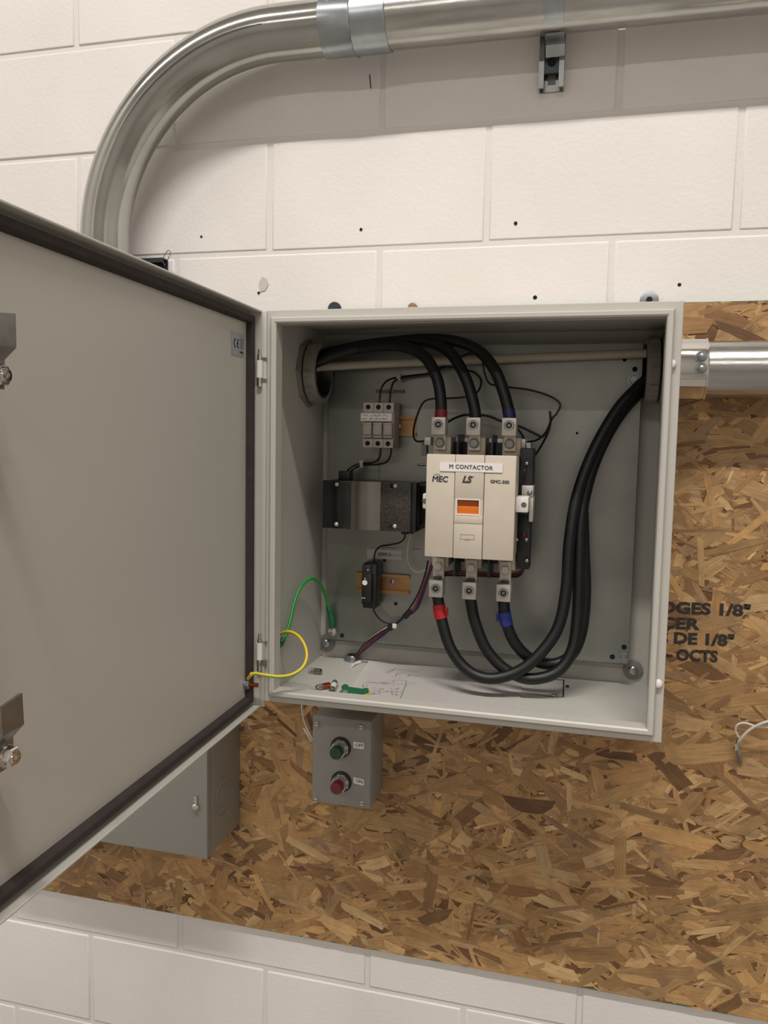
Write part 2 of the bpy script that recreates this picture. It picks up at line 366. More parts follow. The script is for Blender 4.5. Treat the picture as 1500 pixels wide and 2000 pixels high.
def strand_poly(rn, big):
    if big: L = rn.uniform(0.06, 0.12); w = rn.uniform(0.014, 0.034)
    else:
        L = min(0.12, rn.lognormvariate(-3.05, 0.5)); w = min(0.028, rn.lognormvariate(-4.75, 0.6))
    L = max(L, 0.012); w = max(min(w, L*0.5), 0.0014)
    a = rn.gauss(0, 0.55) if rn.random() < 0.75 else rn.uniform(-1.57, 1.57)
    def end(sg):
        # splintered ends
        k = rn.uniform(-0.45, 0.45)*w; j1 = rn.uniform(-0.25, 0.25)*w
        tp = rn.uniform(0.62, 1.0) if rn.random() < 0.6 else 1.0
        return [(sg*L/2 - k, -w/2*tp), (sg*(L/2 + j1), rn.uniform(-0.15, 0.15)*w), (sg*L/2 + k, w/2*tp)]
    bow = rn.uniform(-0.10, 0.10)*w
    e0, e1 = end(-1), end(1)
    pts = [e0[0], (-L*0.15, -w/2*rn.uniform(0.9, 1.12)+bow), (L*0.18, -w/2*rn.uniform(0.9, 1.12)+bow)] + e1 + [(L*0.16, w/2*rn.uniform(0.9, 1.12)+bow), (-L*0.14, w/2*rn.uniform(0.9, 1.12)+bow), e0[2], e0[1]]
    return pts, a, L*w
def tint(rn):
    c = rn.choices(TINTS, TW)[0]; f = rn.uniform(0.86, 1.09); g = (c[0]+c[1]+c[2])/3; c = tuple(x*0.9+m_*0.1 for x, m_ in zip(c, (172, 130, 84))); return tuple(lin(min(255, (x*0.93+g*0.07)*f)) for x in c)
rn = random.Random(21)
strands = []
for i in range(16000):
    big = rn.random() < 0.085
    pts, a, area = strand_poly(rn, big)
    cx = rn.uniform(OX0, OX1); cz = rn.uniform(OZ0, OZ1); ca, sa = math.cos(a), math.sin(a)
    q = [(min(max(cx + x*ca - y*sa, OX0), OX1), min(max(cz + x*sa + y*ca, OZ0), OZ1), x, y) for x, y in pts]
    yy = OY - 0.0002 - 0.0010*i/16000 - rn.uniform(0, 0.0002)
    strands.append((q, yy, tint(rn), area, cx, cz, i))
def strand_mesh(name, items, o0):
    V, F, TC, UV = [], [], [], []
    for q, yy, tc, area, cx, cz, i in items:
        n = len(q); b = len(V); ox, oy = rn.uniform(0, 9), rn.uniform(0, 9)
        V += [(x-o0.x, yy-o0.y, z-o0.z) for x, z, _, _ in q] + [(x-o0.x, OY-o0.y, z-o0.z) for x, z, _, _ in q]
        lu = [(a+ox, c+oy) for _, _, a, c in q]
        F.append(list(range(b, b+n))); UV += lu
        for k in range(n):
            k2 = (k+1) % n; F.append([b+k2, b+k, b+n+k, b+n+k2]); UV += [lu[k2], lu[k], lu[k], lu[k2]]
        TC += [tc]*(n + 4*n)
    me = bpy.data.meshes.new(name); me.from_pydata(V, [], F)
    uv = me.uv_layers.new(name='grain'); uv.data.foreach_set('uv', [c for p in UV for c in p])
    ca = me.color_attributes.new('tint', 'FLOAT_COLOR', 'CORNER'); ca.data.foreach_set('color', [c for t_ in TC for c in (*t_, 1.0)])
    me.materials.append(M_STRAND)
    o = bpy.data.objects.new(name, me); COL.objects.link(o); o.parent = board
    return o
def inview(s): return (-0.25 < s[4] < 0.10 and s[5] < 0.80) or (0.10 < s[4] < 1.12 and s[5] < 1.07) or (0.93 < s[4] < 1.12)
vis = [s for s in strands if inview(s) and s[6] > 9000]
top300 = set(s[6] for s in sorted(vis, key=lambda s: -s[3])[:300])
bo = ORG[board.name]
for s in strands:
    if s[6] in top300: strand_mesh('wood_strand', [s], bo)
fine = strand_mesh('wood_strands', [s for s in strands if s[6] not in top300], bo); fine['kind'] = 'stuff'
for (s_, u0, u1, v) in (('EDGES 1/8"', 1272, 1466, 1184), ('ESPACER', 1205, 1368, 1212), ('BORDS DE 1/8"', 1190, 1434, 1240), ('— OCTS', 1280, 1402, 1277)):
    yy = OY - 0.0018; a, b = A(u0, v, yy), A(u1, v + (u1-u0)*0.045, yy); c = (a+b)/2; hgt = 0.0190
    t_ = text('stencil_text', s_, hgt, (0, 0, 0), (1, 0, 0), (0, 0, 1), M_INK, board, bold=0.045, depth=0)
    xs = [v_.co.x for v_ in t_.data.vertices]; w0 = max(xs)-min(xs); ce = Vector(((max(xs)+min(xs))/2, t_.data.vertices[0].co.y, 0))
    zs = [v_.co.z for v_ in t_.data.vertices]; zc = (max(zs)+min(zs))/2
    k = (b-a).length/w0
    for v_ in t_.data.vertices:
        v_.co = Vector(((v_.co.x-ce.x)*k + c.x - bo.x, yy - bo.y, v_.co.z - zc + c.z - bo.z + (v_.co.x-ce.x)*k*(b.z-a.z)/(b.x-a.x)))

# ================================================================== CABINET
X0, X1, Z0, Z1, YF, YB = 0.3186, 0.9138, 1.0875, 1.6920, -0.288, -0.0150
TH = 0.0018
cab = thing('electrical_cabinet', ((X0+X1)/2, YB, Z0), 'open light grey steel wall cabinet with its door swung out to the left', 'cabinet')
t = nb()
box(t, X0, X1, YB-TH, YB, Z0, Z1)
box(t, X0, X0+TH, YF, YB, Z0, Z1); box(t, X1-TH, X1, YF, YB, Z0, Z1)
box(t, X0, X1, YF, YB, Z0, Z0+TH); box(t, X0, X1, YF, YB, Z1-TH, Z1)
body = obj('cabinet_body', t, M_CAB, cab)
def rimc(i, a, b):
    xa, xb, za, zb = X0+a, X1-a, Z0+a, Z1-a
    return Vector(((xa, xb, xb, xa)[i], YF+b, (za, za, zb, zb)[i]))
obj('front_rim', rectsweep(nb(), rimc, [(0, 0), (0.0008, -0.0010), (0.0105, -0.0010), (0.0115, -0.0095), (0.0135, -0.0118), (0.0185, -0.0118), (0.0208, -0.0098), (0.0210, 0.014), (0.0190, 0.014), (0.0185, 0.001), (0, 0.0015)]), M_CAB, cab)
# welded corner bead of the body floor
for u, v in ((1311, 711), (1285, 1335)):
    c = A(u, v, YF-0.003); obj('rim_plug', lathe(nb(), c, (0, -1, 0), [(0.0065, 0), (0.0062, 0.002), (0.0045, 0.0045), (0.0018, 0.0055)], 18), M_WHITE, cab)
# mounting plate
PY = -0.045
px0, px1, pz0, pz1 = 0.3385, 0.8790, A(900, 1272, PY).z, 1.668
t = nb(); box(t, px0, px1, PY, PY+0.002, pz0, pz1, 0.0006, 1); box(t, px0, px1, PY, PY+0.012, pz0, pz0+0.0018); box(t, px0, px1, PY, PY+0.012, pz1-0.0018, pz1)
plate = obj('mounting_plate', t, M_PLATE, cab)
for u, v, r in ((668, 1241, .0042), (1219, 1264, .0045), (1196, 1283, .0045), (1240, 721, .0042), (1220, 702, .0036), (751, 1094, .0035), (773, 1179, .0035), (648, 731, .0040), (1127, 846, .0022)):
    c = A(u, v, PY-0.0003); obj('drilled_hole', lathe(nb(), c, (0, 1, 0), [(r, 0), (r*0.9, 0.0015)], 18), M_HOLE, plate)
for u, v in ((650, 1234), (1219, 1284), (1238, 742)):
    c = A(u, v, PY-0.001); t = nb(); lathe(t, c, (0, -1, 0), [(0.0095, 0), (0.0095, 0.0015)], 22); hexhead(t, c+Vector((0, -0.0015, 0)), (0, -1, 0), 0.0078, 0.006); cyl(t, c, c+Vector((0, -0.014, 0)), 0.0036, 12)
    obj('plate_nut', t, M_ZINC, cab)
for u, v in ((638, 1255), (1236, 1308)):
    c = A(u, v, YB-TH-0.001); w_ = nb(); lathe(w_, c, (0, -1, 0), [(0.0165, 0), (0.0165, 0.003), (0.013, 0.005)], 28); wo = obj('sealing_washer', w_, M_GREYPL, cab)
    obj('mounting_screw', panhead(nb(), c+Vector((0, -0.0048, 0)), (0, -1, 0), 0.0085, 0.005), M_ZINC, cab)
# gland plate cut-out in the floor
FZ = Z0+TH
def fl(u, v, dz=0.0004): return AZ(u, v, FZ+dz)
obj('gland_slot', strokes(nb(), [[fl(1010, 1351), fl(1082, 1361)], [fl(1085, 1327), fl(1101, 1328), fl(1100, 1361), fl(1078, 1361)]], 0.0022, (0, 0, 1)), M_HOLE, cab)
obj('gland_clip', box(nb(), *sum([[c-d_, c+d_] for c, d_ in zip(fl(1082, 1359), (.004, .005, .0022))], []), 0.0008), M_STEEL, cab)
obj('gland_clip', box(nb(), *sum([[c-d_, c+d_] for c, d_ in zip(fl(1108, 1341), (.003, .005, .0016))], []), 0.0008), M_DSTEEL, cab)
obj('gland_clip', box(nb(), *sum([[c-d_, c+d_] for c, d_ in zip(fl(757, 1290), (.003, .005, .0016))], []), 0.0008), M_DSTEEL, cab)

# ------------------------------------------------------------------ door, standing open square to the wall
HX, HY, DA = 0.3138, -0.2895, -0.0213
DW, DT = 0.605, 0.020
DZ0, DZ1 = Z0-0.0095, Z1-0.0004
dd = Vector((-math.sin(DA), -math.cos(DA), 0)); dn = Vector((-dd.y, dd.x, 0)); dn = dn if dn.x > 0 else -dn     # along the door, and its inner side
O_ = Vector((HX, HY, 0)) - dn*DT
def D(s, z, n=0.0): return O_ + dd*s + dn*n + Vector((0, 0, z))
MD = Matrix(((dd.x, dn.x, 0, O_.x), (dd.y, dn.y, 0, O_.y), (0, 0, 1, 0), (0, 0, 0, 1)))
t = nb()
box(t, 0, DW, 0, 0.0018, DZ0, DZ1, M=MD)
def dc(i, a, b): return D((a, DW-a, DW-a, a)[i], (DZ0+a, DZ0+a, DZ1-a, DZ1-a)[i], b)
rectsweep(t, dc, [(0, 0.0), (0, DT-0.001), (0.0008, DT), (0.0022, DT), (0.0030, DT-0.001), (0.0030, 0.006), (0.0052, 0.0018), (0.003, 0.0012)])
box(t, 0, 0.003, DT-0.002, DT+0.0075, DZ0+0.001, DZ1-0.001, 0.0008, M=MD)
door = obj('door', t, M_DOOR, cab)
def dg(i, a, b):
    return D((a, DW-a, DW-a, a)[i], (DZ0+a, DZ0+a, DZ1-a, DZ1-a)[i], b)
g0 = 0.0085
obj('gasket', rectsweep(nb(), dg, [(g0, 0.0018), (g0, 0.0095), (g0+0.002, 0.0122), (g0+0.009, 0.0122), (g0+0.0110, 0.0100), (g0+0.0118, 0.0018)]), M_GASKET, door)
def onDoor(u, v, n=0.0018):
    d = _ray(u, v); p = O_ + dn*n; tt = (p-Vector(CAM)).dot(dn)/Vector(d).dot(dn); return Vector(CAM) + Vector(d)*tt
# conformity sticker
c = onDoor(464, 673, 0.0020); sw, sh_ = 0.0460, 0.0335
t = nb(); box(t, -sw/2, sw/2, -0.0001, 0.0003, -sh_/2, sh_/2, M=Matrix(((dd.x*-1, dn.x, 0, c.x), (dd.y*-1, dn.y, 0, c.y), (0, 0, 1, c.z), (0, 0, 0, 1))))
obj('door_sticker', t, M_SILVLAB, door)
rt_ = -dd
def arc2(cx, cz, r, a0, a1, w, n=14):
    b = nb(); pr = []
    for k in range(n+1):
        a = math.radians(a0 + (a1-a0)*k/n); pr.append((cx+math.cos(a)*r, cz+math.sin(a)*r, cx+math.cos(a)*(r-w), cz+math.sin(a)*(r-w)))
    return pr
def place2(b, x, z, n=0.0007): return b.verts.new(c + rt_*x*1.5 + Vector((0, 0, z*1.35)) + dn*n)
t = nb()
for cx in (-0.0052, 0.0022):
    pr = arc2(cx+0.0008, 0.001, 0.0052, 100, 260, 0.0014)
    for a, b2 in zip(pr, pr[1:]): t.faces.new((place2(t, a[0], a[1]), place2(t, b2[0], b2[1]), place2(t, b2[2], b2[3]), place2(t, a[2], a[3])))
t.faces.new([place2(t, x, z) for x, z in ((-0.0022, 0.0017), (0.0018, 0.0017), (0.0018, 0.0004), (-0.0022, 0.0004))])
obj('conformity_mark', t, M_TXT2, door)
t = nb()
L2 = lambda pts: [c + rt_*x*1.5 + Vector((0, 0, z*1.35)) + dn*0.0007 for x, z in pts]
strokes(t, [L2([(0.0060, 0.006), (0.0065, -0.003), (0.0110, -0.003), (0.0115, 0.006)]), L2([(0.0055, 0.0062), (0.0120, 0.0062)]), L2([(0.0055, 0.0072), (0.0120, -0.0042)]), L2([(0.0120, 0.0072), (0.0055, -0.0042)])], 0.0005, dn)
strokes(t, [L2([(0.0055, -0.0075), (0.0120, -0.0075)])], 0.0022, dn)
obj('bin_mark', t, M_TXT2, door)
# cam latches
def latch(u, v, tw):
    # u, v : centre of the screw head, which stands 45 mm off the door skin
    e = onDoor(u, v, 0.046); s = (e-O_).dot(dd); z = e.z
    t = nb(); lathe(t, D(s, z, 0.0018), dn, [(0.0150, 0), (0.0150, 0.004), (0.0135, 0.004), (0.0135, 0.026), (0.0105, 0.027), (0.0105, 0.034)], 26)
    obj('latch_barrel', t, M_STEEL, door)
    obj('latch_nut', lathe(nb(), D(s, z, 0.0060), dn, [(0.0185, 0), (0.0185, 0.007), (0.017, 0.009)], 6), M_ZINC, door)
    # blade: foot at the barrel end, cranked inward to a wide tongue
    foot = [(-0.0085, -0.0105), (0.0085, -0.0105), (0.0095, 0.013), (-0.0095, 0.013)]
    cr = [(-0.0095, 0.013), (0.0095, 0.013), (0.0135, 0.023), (-0.0125, 0.023)]
    tip = [(-0.0125, 0.023), (0.0135, 0.023), (0.0135, 0.050), (-0.0125, 0.047)]
    t = nb(); a = tw
    def bl(x, zz, n): return D(s - (x*math.cos(a) - zz*math.sin(a)), z + x*math.sin(a) + zz*math.cos(a), n)
    n0, n1, th = 0.0345, 0.0425, 0.0030
    for poly, na, nb_ in ((foot, n0, n0), (cr, n0, n1), (tip, n1, n1)):
        lo_ = [bl(x, zz, na if k < 2 else nb_) for k, (x, zz) in enumerate(poly)]
        prism(t, lo_, dn*th)
    obj('latch_cam', t, M_STEEL, door)
    t = nb(); lathe(t, D(s, z, 0.0375), dn, [(0.0100, 0), (0.0100, 0.0012), (0.0088, 0.0012), (0.0088, 0.0026)], 24); hexhead(t, D(s, z, 0.0400), dn, 0.0088, 0.0055); lathe(t, D(s, z, 0.0455), dn, [(0.0058, 0), (0.0054, 0.0018), (0.0026, 0.0020), (0.0022, 0.0004)], 20)
    obj('latch_screw', t, M_CHROME, door)
latch(12, 733, 0.0); latch(30, 1479, 0.05)
# door earth stud
e = onDoor(478, 1336, 0.0018)
t = nb(); lathe(t, e, dn, [(0.0085, 0), (0.0085, 0.003)], 22); hexhead(t, e+dn*0.003, dn, 0.0075, 0.005); obj('earth_nut', t, M_ZINC, door)
obj('earth_stud', cyl(nb(), e, e+dn*0.022, 0.0034, 14), M_COPPER, door)
# hinges
for v0, v1, w0, w1 in ((682, 755, 704, 738), (1238, 1310, 1256, 1288)):
    hc = lambda v: AX(507, v, 0).z
    yh = -0.296; xh = A(507, (v0+v1)/2, yh).x
    za, zb, zc, ze = A(507, v1, yh).z, A(507, w1, yh).z, A(507, w0, yh).z, A(507, v0, yh).z
    h = obj('hinge', cyl(nb(), (xh, yh, zb), (xh, yh, zc), 0.0052, 16), M_WHITE, cab)
    t = nb(); cyl(t, (xh, yh, za+0.003), (xh, yh, ze-0.008), 0.0034, 14); lathe(t, (xh, yh, ze-0.008), (0, 0, 1), [(0.0022, 0), (0.0022, 0.008)], 12); lathe(t, (xh, yh, za), (0, 0, 1), [(0.0040, 0), (0.0040, 0.004)], 12)
    obj('hinge_pin', t, M_CHROME, h)
    t = nb(); box(t, xh+0.002, xh+0.010, yh+0.002, yh+0.006, za+0.008, zb-0.001); box(t, xh+0.002, xh+0.010, yh+0.002, yh+0.006, zc+0.001, ze-0.012)
    obj('hinge_leaf', t, M_ZINC, h)

# ================================================================== CONDUITS ON THE WALL
R3 = 0.0445
PYC, PZC = -0.070, 2.2015
# upper bend: horizontal run left end -> quarter bend -> down behind the door
cx_, cz_, rb = 0.247, 1.8545, 0.347
path = [Vector((0.345, PYC, PZC))] + [Vector((cx_ + rb*math.cos(math.radians(a)), PYC, cz_ + rb*math.sin(math.radians(a)))) for a in range(90, 181, 3)] + [Vector((cx_-rb, PYC, z)) for z in (1.75, 1.60, 1.452)]
elbow = thing('conduit_elbow', (cx_-rb, PYC, 1.452), 'large galvanised steel conduit bend dropping behind the cabinet door', 'conduit')
obj('bend', tube(nb(), path, R3, 48), M_ELBOW, elbow)
seam = [Vector((cx_ + (rb - R3*0.10)*math.cos(math.radians(a)), PYC - R3*0.995, cz_ + (rb - R3*0.10)*math.sin(math.radians(a)))) for a in range(92, 150, 3)]
obj('scraped_streak', tube(nb(), seam, lambda f: 0.0021*math.sin(math.pi*min(1, 0.12+f*0.88))+0.0002, 6), M_STEEL, elbow)
run = thing('conduit_run', (1.0, PYC, PZC-R3), 'long straight galvanised conduit along the top of the block wall', 'conduit')
obj('pipe', tube(nb(), [Vector((x, PYC, PZC + (x-0.4)*-0.006)) for x in (0.40, 0.8, 1.2, 1.6, 2.2)], R3, 48), M_EMT, run)
cpl = thing('conduit_coupling', (0.39, PYC, PZC-0.05), 'zinc plated two-band coupling joining the bend to the straight conduit', 'coupling')
xa, xm, xb_ = A(618, 60, PYC-R3).x, A(681, 60, PYC-R3).x, A(749, 60, PYC-R3).x
t = nb(); ringlathe(t, (xa, PYC, PZC), (1, 0, 0), [(R3+0.0004, 0), (R3+0.0032, 0.0006), (R3+0.0034, xm-xa-0.004), (R3+0.0052, xm-xa), (R3+0.0034, xm-xa+0.004), (R3+0.0034, xb_-xa-0.002), (R3+0.0020, xb_-xa), (R3+0.0004, xb_-xa)], 56)
obj('sleeve', t, M_ZINC, cpl)
obj('sleeve_seam', ringlathe(nb(), (xm, PYC, PZC), (1, 0, 0), [(R3+0.0045, -0.0006), (R3+0.0056, 0), (R3+0.0045, 0.0006)], 56), M_DSTEEL, cpl)
for u in (629, 649):
    x = A(u, 2, PYC-R3).x; a = math.radians(38)
    o_ = Vector((x, PYC - (R3+0.003)*math.cos(a), PZC + (R3+0.003)*math.sin(a)))
    obj('set_screw', hexhead(nb(), o_, (0, -math.cos(a), math.sin(a)), 0.0062, 0.006), M_ZINC, cpl)
# strut channel and strap
def strut_profile(w=0.0413, d=0.0207, th=0.0026, lip=0.0085, ret=0.006):
    h = w/2
    return [(-h, 0), (h, 0), (h, -d), (h-lip, -d), (h-lip, -d+ret), (h-lip+th, -d+ret), (h-lip+th, -d+th), (h-th, -d+th), (h-th, -th), (-h+th, -th), (-h+th, -d+th), (-h+lip-th, -d+th), (-h+lip-th, -d+ret), (-h+lip, -d+ret), (-h+lip, -d), (-h, -d)]
sc_ = A(1077, 140, -0.021); zb = A(1077, 180, -0.003).z
st = thing('strut_channel', (sc_.x, 0, zb), 'short galvanised strut channel on the wall under the long conduit', 'bracket')
t = nb(); prism(t, [Vector((sc_.x + a, b-0.0012, zb)) for a, b in strut_profile()], (0, 0, 0.42)); obj('channel', t, M_STEEL, st, flat=True)
for zz in (zb+0.022, zb+0.07, zb+0.2):
    obj('channel_slot', box(nb(), sc_.x-0.0065, sc_.x+0.0065, -0.0042, -0.0036, zz-0.011, zz+0.011, 0.003), M_GREYPL, st)
zn = A(1080, 122, -0.018).z
t = nb(); box(t, sc_.x-0.0145, sc_.x+0.0145, -0.0185, -0.0125, zn-0.017, zn+0.026); obj('strap_foot', t, M_DSTEEL, st)
obj('bolt_hole', lathe(nb(), (sc_.x, -0.0187, zn+0.001), (0, -1, 0), [(0.0075, 0), (0.0075, 0.0014), (0.0055, 0.0014), (0.0052, 0.0002)], 22), M_HOLE, st)
xs_ = A(1080, 40, PYC-R3).x
strap = thing('conduit_strap', (xs_, PYC, PZC-R3), 'galvanised strap clamping the straight conduit to its strut channel', 'clamp')
prof = []
for a in range(-62, 63, 4):
    r_ = R3 + 0.0012; prof.append((PYC - r_*math.cos(math.radians(a)), PZC - 0.0018 + r_*math.sin(math.radians(a))))
prof = [(-0.020, prof[0][1]-0.020)] + [(-0.030, prof[0][1]-0.006)] + prof + [(-0.030, prof[-1][1]+0.006), (-0.020, prof[-1][1]+0.020)]
t = nb()
va = [t.verts.new((xs_-0.0155, y, z)) for y, z in prof]; vb = [t.verts.new((xs_+0.0155, y, z)) for y, z in prof]
vc = [t.verts.new((xs_-0.0155, y-0.002, z)) for y, z in prof]; vd = [t.verts.new((xs_+0.0155, y-0.002, z)) for y, z in prof]
for k in range(len(prof)-1):
    t.faces.new((vc[k], vd[k], vd[k+1], vc[k+1])); t.faces.new((va[k], va[k+1], vb[k+1], vb[k])); t.faces.new((va[k], vc[k], vc[k+1], va[k+1])); t.faces.new((vb[k], vb[k+1], vd[k+1], vd[k]))
obj('band', t, M_ZINC, strap)
# strut behind the door with a twist of wire
c = A(318, 511, -0.021)
st2 = thing('strut_channel', (c.x-0.12, 0, c.z-0.02), 'dark strut channel end showing above the open door below the bend', 'bracket')
t = nb(); prism(t, [Vector((c.x-0.30, b-0.0012, c.z-0.013+a)) for a, b in strut_profile()], (0.30, 0, 0)); obj('channel', t, M_DSTEEL, st2, flat=True)
t = nb(); tube(t, smooth([A(u, v, -0.024) for u, v in ((322, 519), (318, 508), (324, 494), (330, 489), (333, 494), (328, 507), (322, 517))], 5), 0.0006, 6); obj('wire_twist', t, M_DSTEEL, st2)
# right-hand conduit into the cabinet
RY, RZ = -0.065, A(1450, 722, -0.065).z
rc = thing('conduit_run', (1.3, RY, RZ-R3), 'aluminium conduit entering the cabinet from the right over the strand board', 'conduit')
obj('pipe', tube(nb(), [Vector((x, RY, RZ)) for x in (0.925, 1.2, 1.5, 2.0)], R3, 48), M_EMT, rc)
bc = thing('box_connector', (0.945, RY, RZ-0.05), 'shiny set screw connector where the right conduit meets the cabinet side', 'connector')
xe = A(1384, 720, RY-R3).x
t = nb(); ringlathe(t, (X1+0.0005, RY, RZ), (1, 0, 0), [(R3+0.0004, 0), (R3+0.0042, 0), (R3+0.0042, xe-X1-0.003), (R3+0.0056, xe-X1-0.0025), (R3+0.0056, xe-X1), (R3+0.0004, xe-X1)], 10)
obj('sleeve', t, M_CHROME, bc, ang=20)
t = nb()
for v0, v1 in ((683, 741),):
    za, zb2 = A(1350, v0, RY-0.048).z, A(1350, v1, RY-0.048).z
    box(t, X1+0.0005, xe-0.001, RY-0.0525, RY-0.040, zb2, za, 0.002)
obj('screw_ridge', t, M_CHROME, bc)
for v in (697, 720):
    q = A(1370, v, RY-0.0530); t = nb(); lathe(t, q, (0, -1, 0), [(0.0088, 0), (0.0088, 0.0012)], 20); hexhead(t, q+Vector((0, -0.0012, 0)), (0, -1, 0), 0.0068, 0.0055); panhead(t, q+Vector((0, -0.0065, 0)), (0, -1, 0), 0.0045, 0.0016)
    obj('set_screw', t, M_ZINC, bc)

# ================================================================== BUSHINGS IN THE CABINET SIDES
def bushing(x, y, z, sx, label):
    b = thing('conduit_bushing', (x, y, z-0.055), label, 'bushing')
    d = (sx, 0, 0)
    t = nb(); ringlathe(t, (x, y, z), d, [(0.036, 0), (0.0585, 0), (0.0585, 0.006), (0.036, 0.006)], 8); ringlathe(t, (x, y, z), d, [(0.036, 0.0005), (0.0545, 0.0005), (0.0545, 0.0075), (0.036, 0.0075)], 40)
    obj('lock_nut', t, M_GREYPL, b, flat=True)
    t = nb(); ringlathe(t, (x, y, z), d, [(0.0385, 0.009), (0.0490, 0.009), (0.0520, 0.011), (0.0525, 0.026), (0.0500, 0.030), (0.0440, 0.0305), (0.0385, 0.026)], 48)
    ring = obj('bushing_ring', t, M_GREYPL, b)
    t = nb()
    for k in range(12):
        a = 2*math.pi*k/12 + 0.1; n_ = Vector((0, math.cos(a), math.sin(a)))
        M = Matrix(((sx, 0, 0, x + sx*0.0185), (0, n_.y, -n_.z, y + n_.y*0.0527), (0, n_.z, n_.y, z + n_.z*0.0527), (0, 0, 0, 1)))
        box(t, -0.007, 0.007, -0.0012, 0.0016, -0.005, 0.005, 0.0005, 1, M=M)
    obj('grip_rib', t, M_GREYPL, b)
    obj('throat_shade', ringlathe(nb(), (x, y, z), d, [(0.0352, 0.0008), (0.0358, 0.0008), (0.0384, 0.0262), (0.0410, 0.0308), (0.0404, 0.0312), (0.0376, 0.0270)], 48), M_BLK, b)  # black sleeve added to stand for the shade inside the conduit mouth
    obj('dark_bore', lathe(nb(), (x, y, z), d, [(0.0350, 0.0003), (0.0350, 0.0015)], 32), M_HOLE, b)
    return b
LBY, LBZ = -0.108, A(622, 729, -0.108).z
bushing(X0+TH, LBY, LBZ, 1, 'round grey plastic bushing in the upper left cabinet side')
bushing(X1-TH, RY-0.002, RZ, -1, 'round grey plastic bushing in the upper right cabinet side')

# ================================================================== DEVICES ON THE PLATE
# --- fuse holder
fy = PY - 0.058
def F(u, v, y=fy): return A(u, v, y)
fx0, fx1 = F(708, 830).x, F(768, 830).x
fz0, fz1 = F(735, 875).z, F(735, 786).z
def rail(name, x0, x1, zc, label):
    r = thing(name, ((x0+x1)/2, PY, zc-0.0175), label, 'rail')
    y0 = PY; t = nb()
    box(t, x0, x1, y0-0.0012, y0, zc-0.0125, zc+0.0125)
    for s_ in (-1, 1):
        box(t, x0, x1, y0-0.0075, y0, zc+s_*0.0125-0.0006, zc+s_*0.0125+0.0006)
        a, b = sorted((zc+s_*0.0125, zc+s_*0.0175)); box(t, x0, x1, y0-0.0081, y0-0.0069, a, b)
    obj('rail_profile', t, M_BRASS, r, flat=True); return r
rz = A(795, 832, PY-0.004).z
dr = rail('din_rail', A(708, 832, PY).x, A(812, 832, PY-0.007).x, rz, 'short yellow chromate mounting rail behind the grey fuse holder')
c = A(779, 833, PY-0.0012); obj('rail_screw', panhead(nb(), c, (0, -1, 0), 0.0045, 0.003), M_ZINC, dr)
rz2 = A(747, 1139, PY-0.004).z
dr2 = rail('din_rail', A(695, 1138, PY-0.007).x, A(799, 1138, PY-0.007).x, rz2, 'short yellow chromate mounting rail behind the black relay base')
c = A(767, 1136, PY-0.0012); obj('rail_screw', panhead(nb(), c, (0, -1, 0), 0.0048, 0.003), M_ZINC, dr2)

fh = thing('fuse_holder', ((fx0+fx1)/2, PY, fz0), 'grey three pole fuse holder with hand written label under the bushing', 'fuse holder')
w3 = (fx1-fx0)/3; H = fz1-fz0
for k in range(3):
    a, b = fx0+k*w3+0.0002, fx0+(k+1)*w3-0.0002
    t = nb(); box(t, a, b, fy+0.006, PY-0.009, fz0, fz1, 0.0008); box(t, a, b, fy+0.002, fy+0.008, fz1-H*0.23, fz1-0.0005, 0.0006); box(t, a, b, fy+0.002, fy+0.008, fz0+0.0005, fz0+H*0.20, 0.0006)
    md = obj('pole_housing', t, M_FUSE, fh)
    xm_ = (a+b)/2
    for zz in (fz1-H*0.10, fz0+H*0.10): obj('terminal_hole', lathe(nb(), (xm_, fy+0.0016, zz), (0, 1, 0), [(0.0042, 0), (0.0036, 0.004)], 16), M_HOLE, md)
    t = nb(); box(t, a+0.0010, b-0.0010, fy-0.004, fy+0.008, fz0+H*0.23, fz0+H*0.56, 0.0009)
    dwr = obj('fuse_drawer', t, M_FUSE, fh)
    obj('drawer_grip', box(nb(), a+0.002, b-0.0022, fy-0.0046, fy-0.003, fz0+H*0.275, fz0+H*0.287), M_HOLE, dwr)
    obj('drawer_frame', strokes(nb(), [[Vector((xx, fy-0.0042, zz)) for xx, zz in ((a+.0022, fz0+H*.29), (a+.0022, fz0+H*.52), (b-.0022, fz0+H*.52), (b-.0022, fz0+H*.29))]], 0.0005, (0, -1, 0)), M_GREYPL, dwr)
lb = obj('paper_label', box(nb(), fx0-0.0035, fx1-0.0030, fy+0.0005, fy+0.002, fz1-H*0.41, fz1-H*0.235), M_LABEL, fh)
scr = []; rs = random.Random(5)
for row, (u0, u1) in ((0, (0.03, 0.24)), (0, (0.32, 0.66)), (0, (0.72, 0.9)), (1, (0.03, 0.22)), (1, (0.30, 0.38)), (1, (0.42, 0.86))):
    n = max(5, int((u1-u0)*60)); zz = fz1 - H*(0.285 if row == 0 else 0.36)
    scr.append([Vector((fx0-0.0035 + (fx1-fx0)*(u0+(u1-u0)*k/n), fy+0.0003, zz + rs.uniform(-1, 1)*H*0.022)) for k in range(n+1)])
obj('hand_writing', strokes(nb(), scr, 0.0005, (0, -1, 0)), M_TXT, lb)

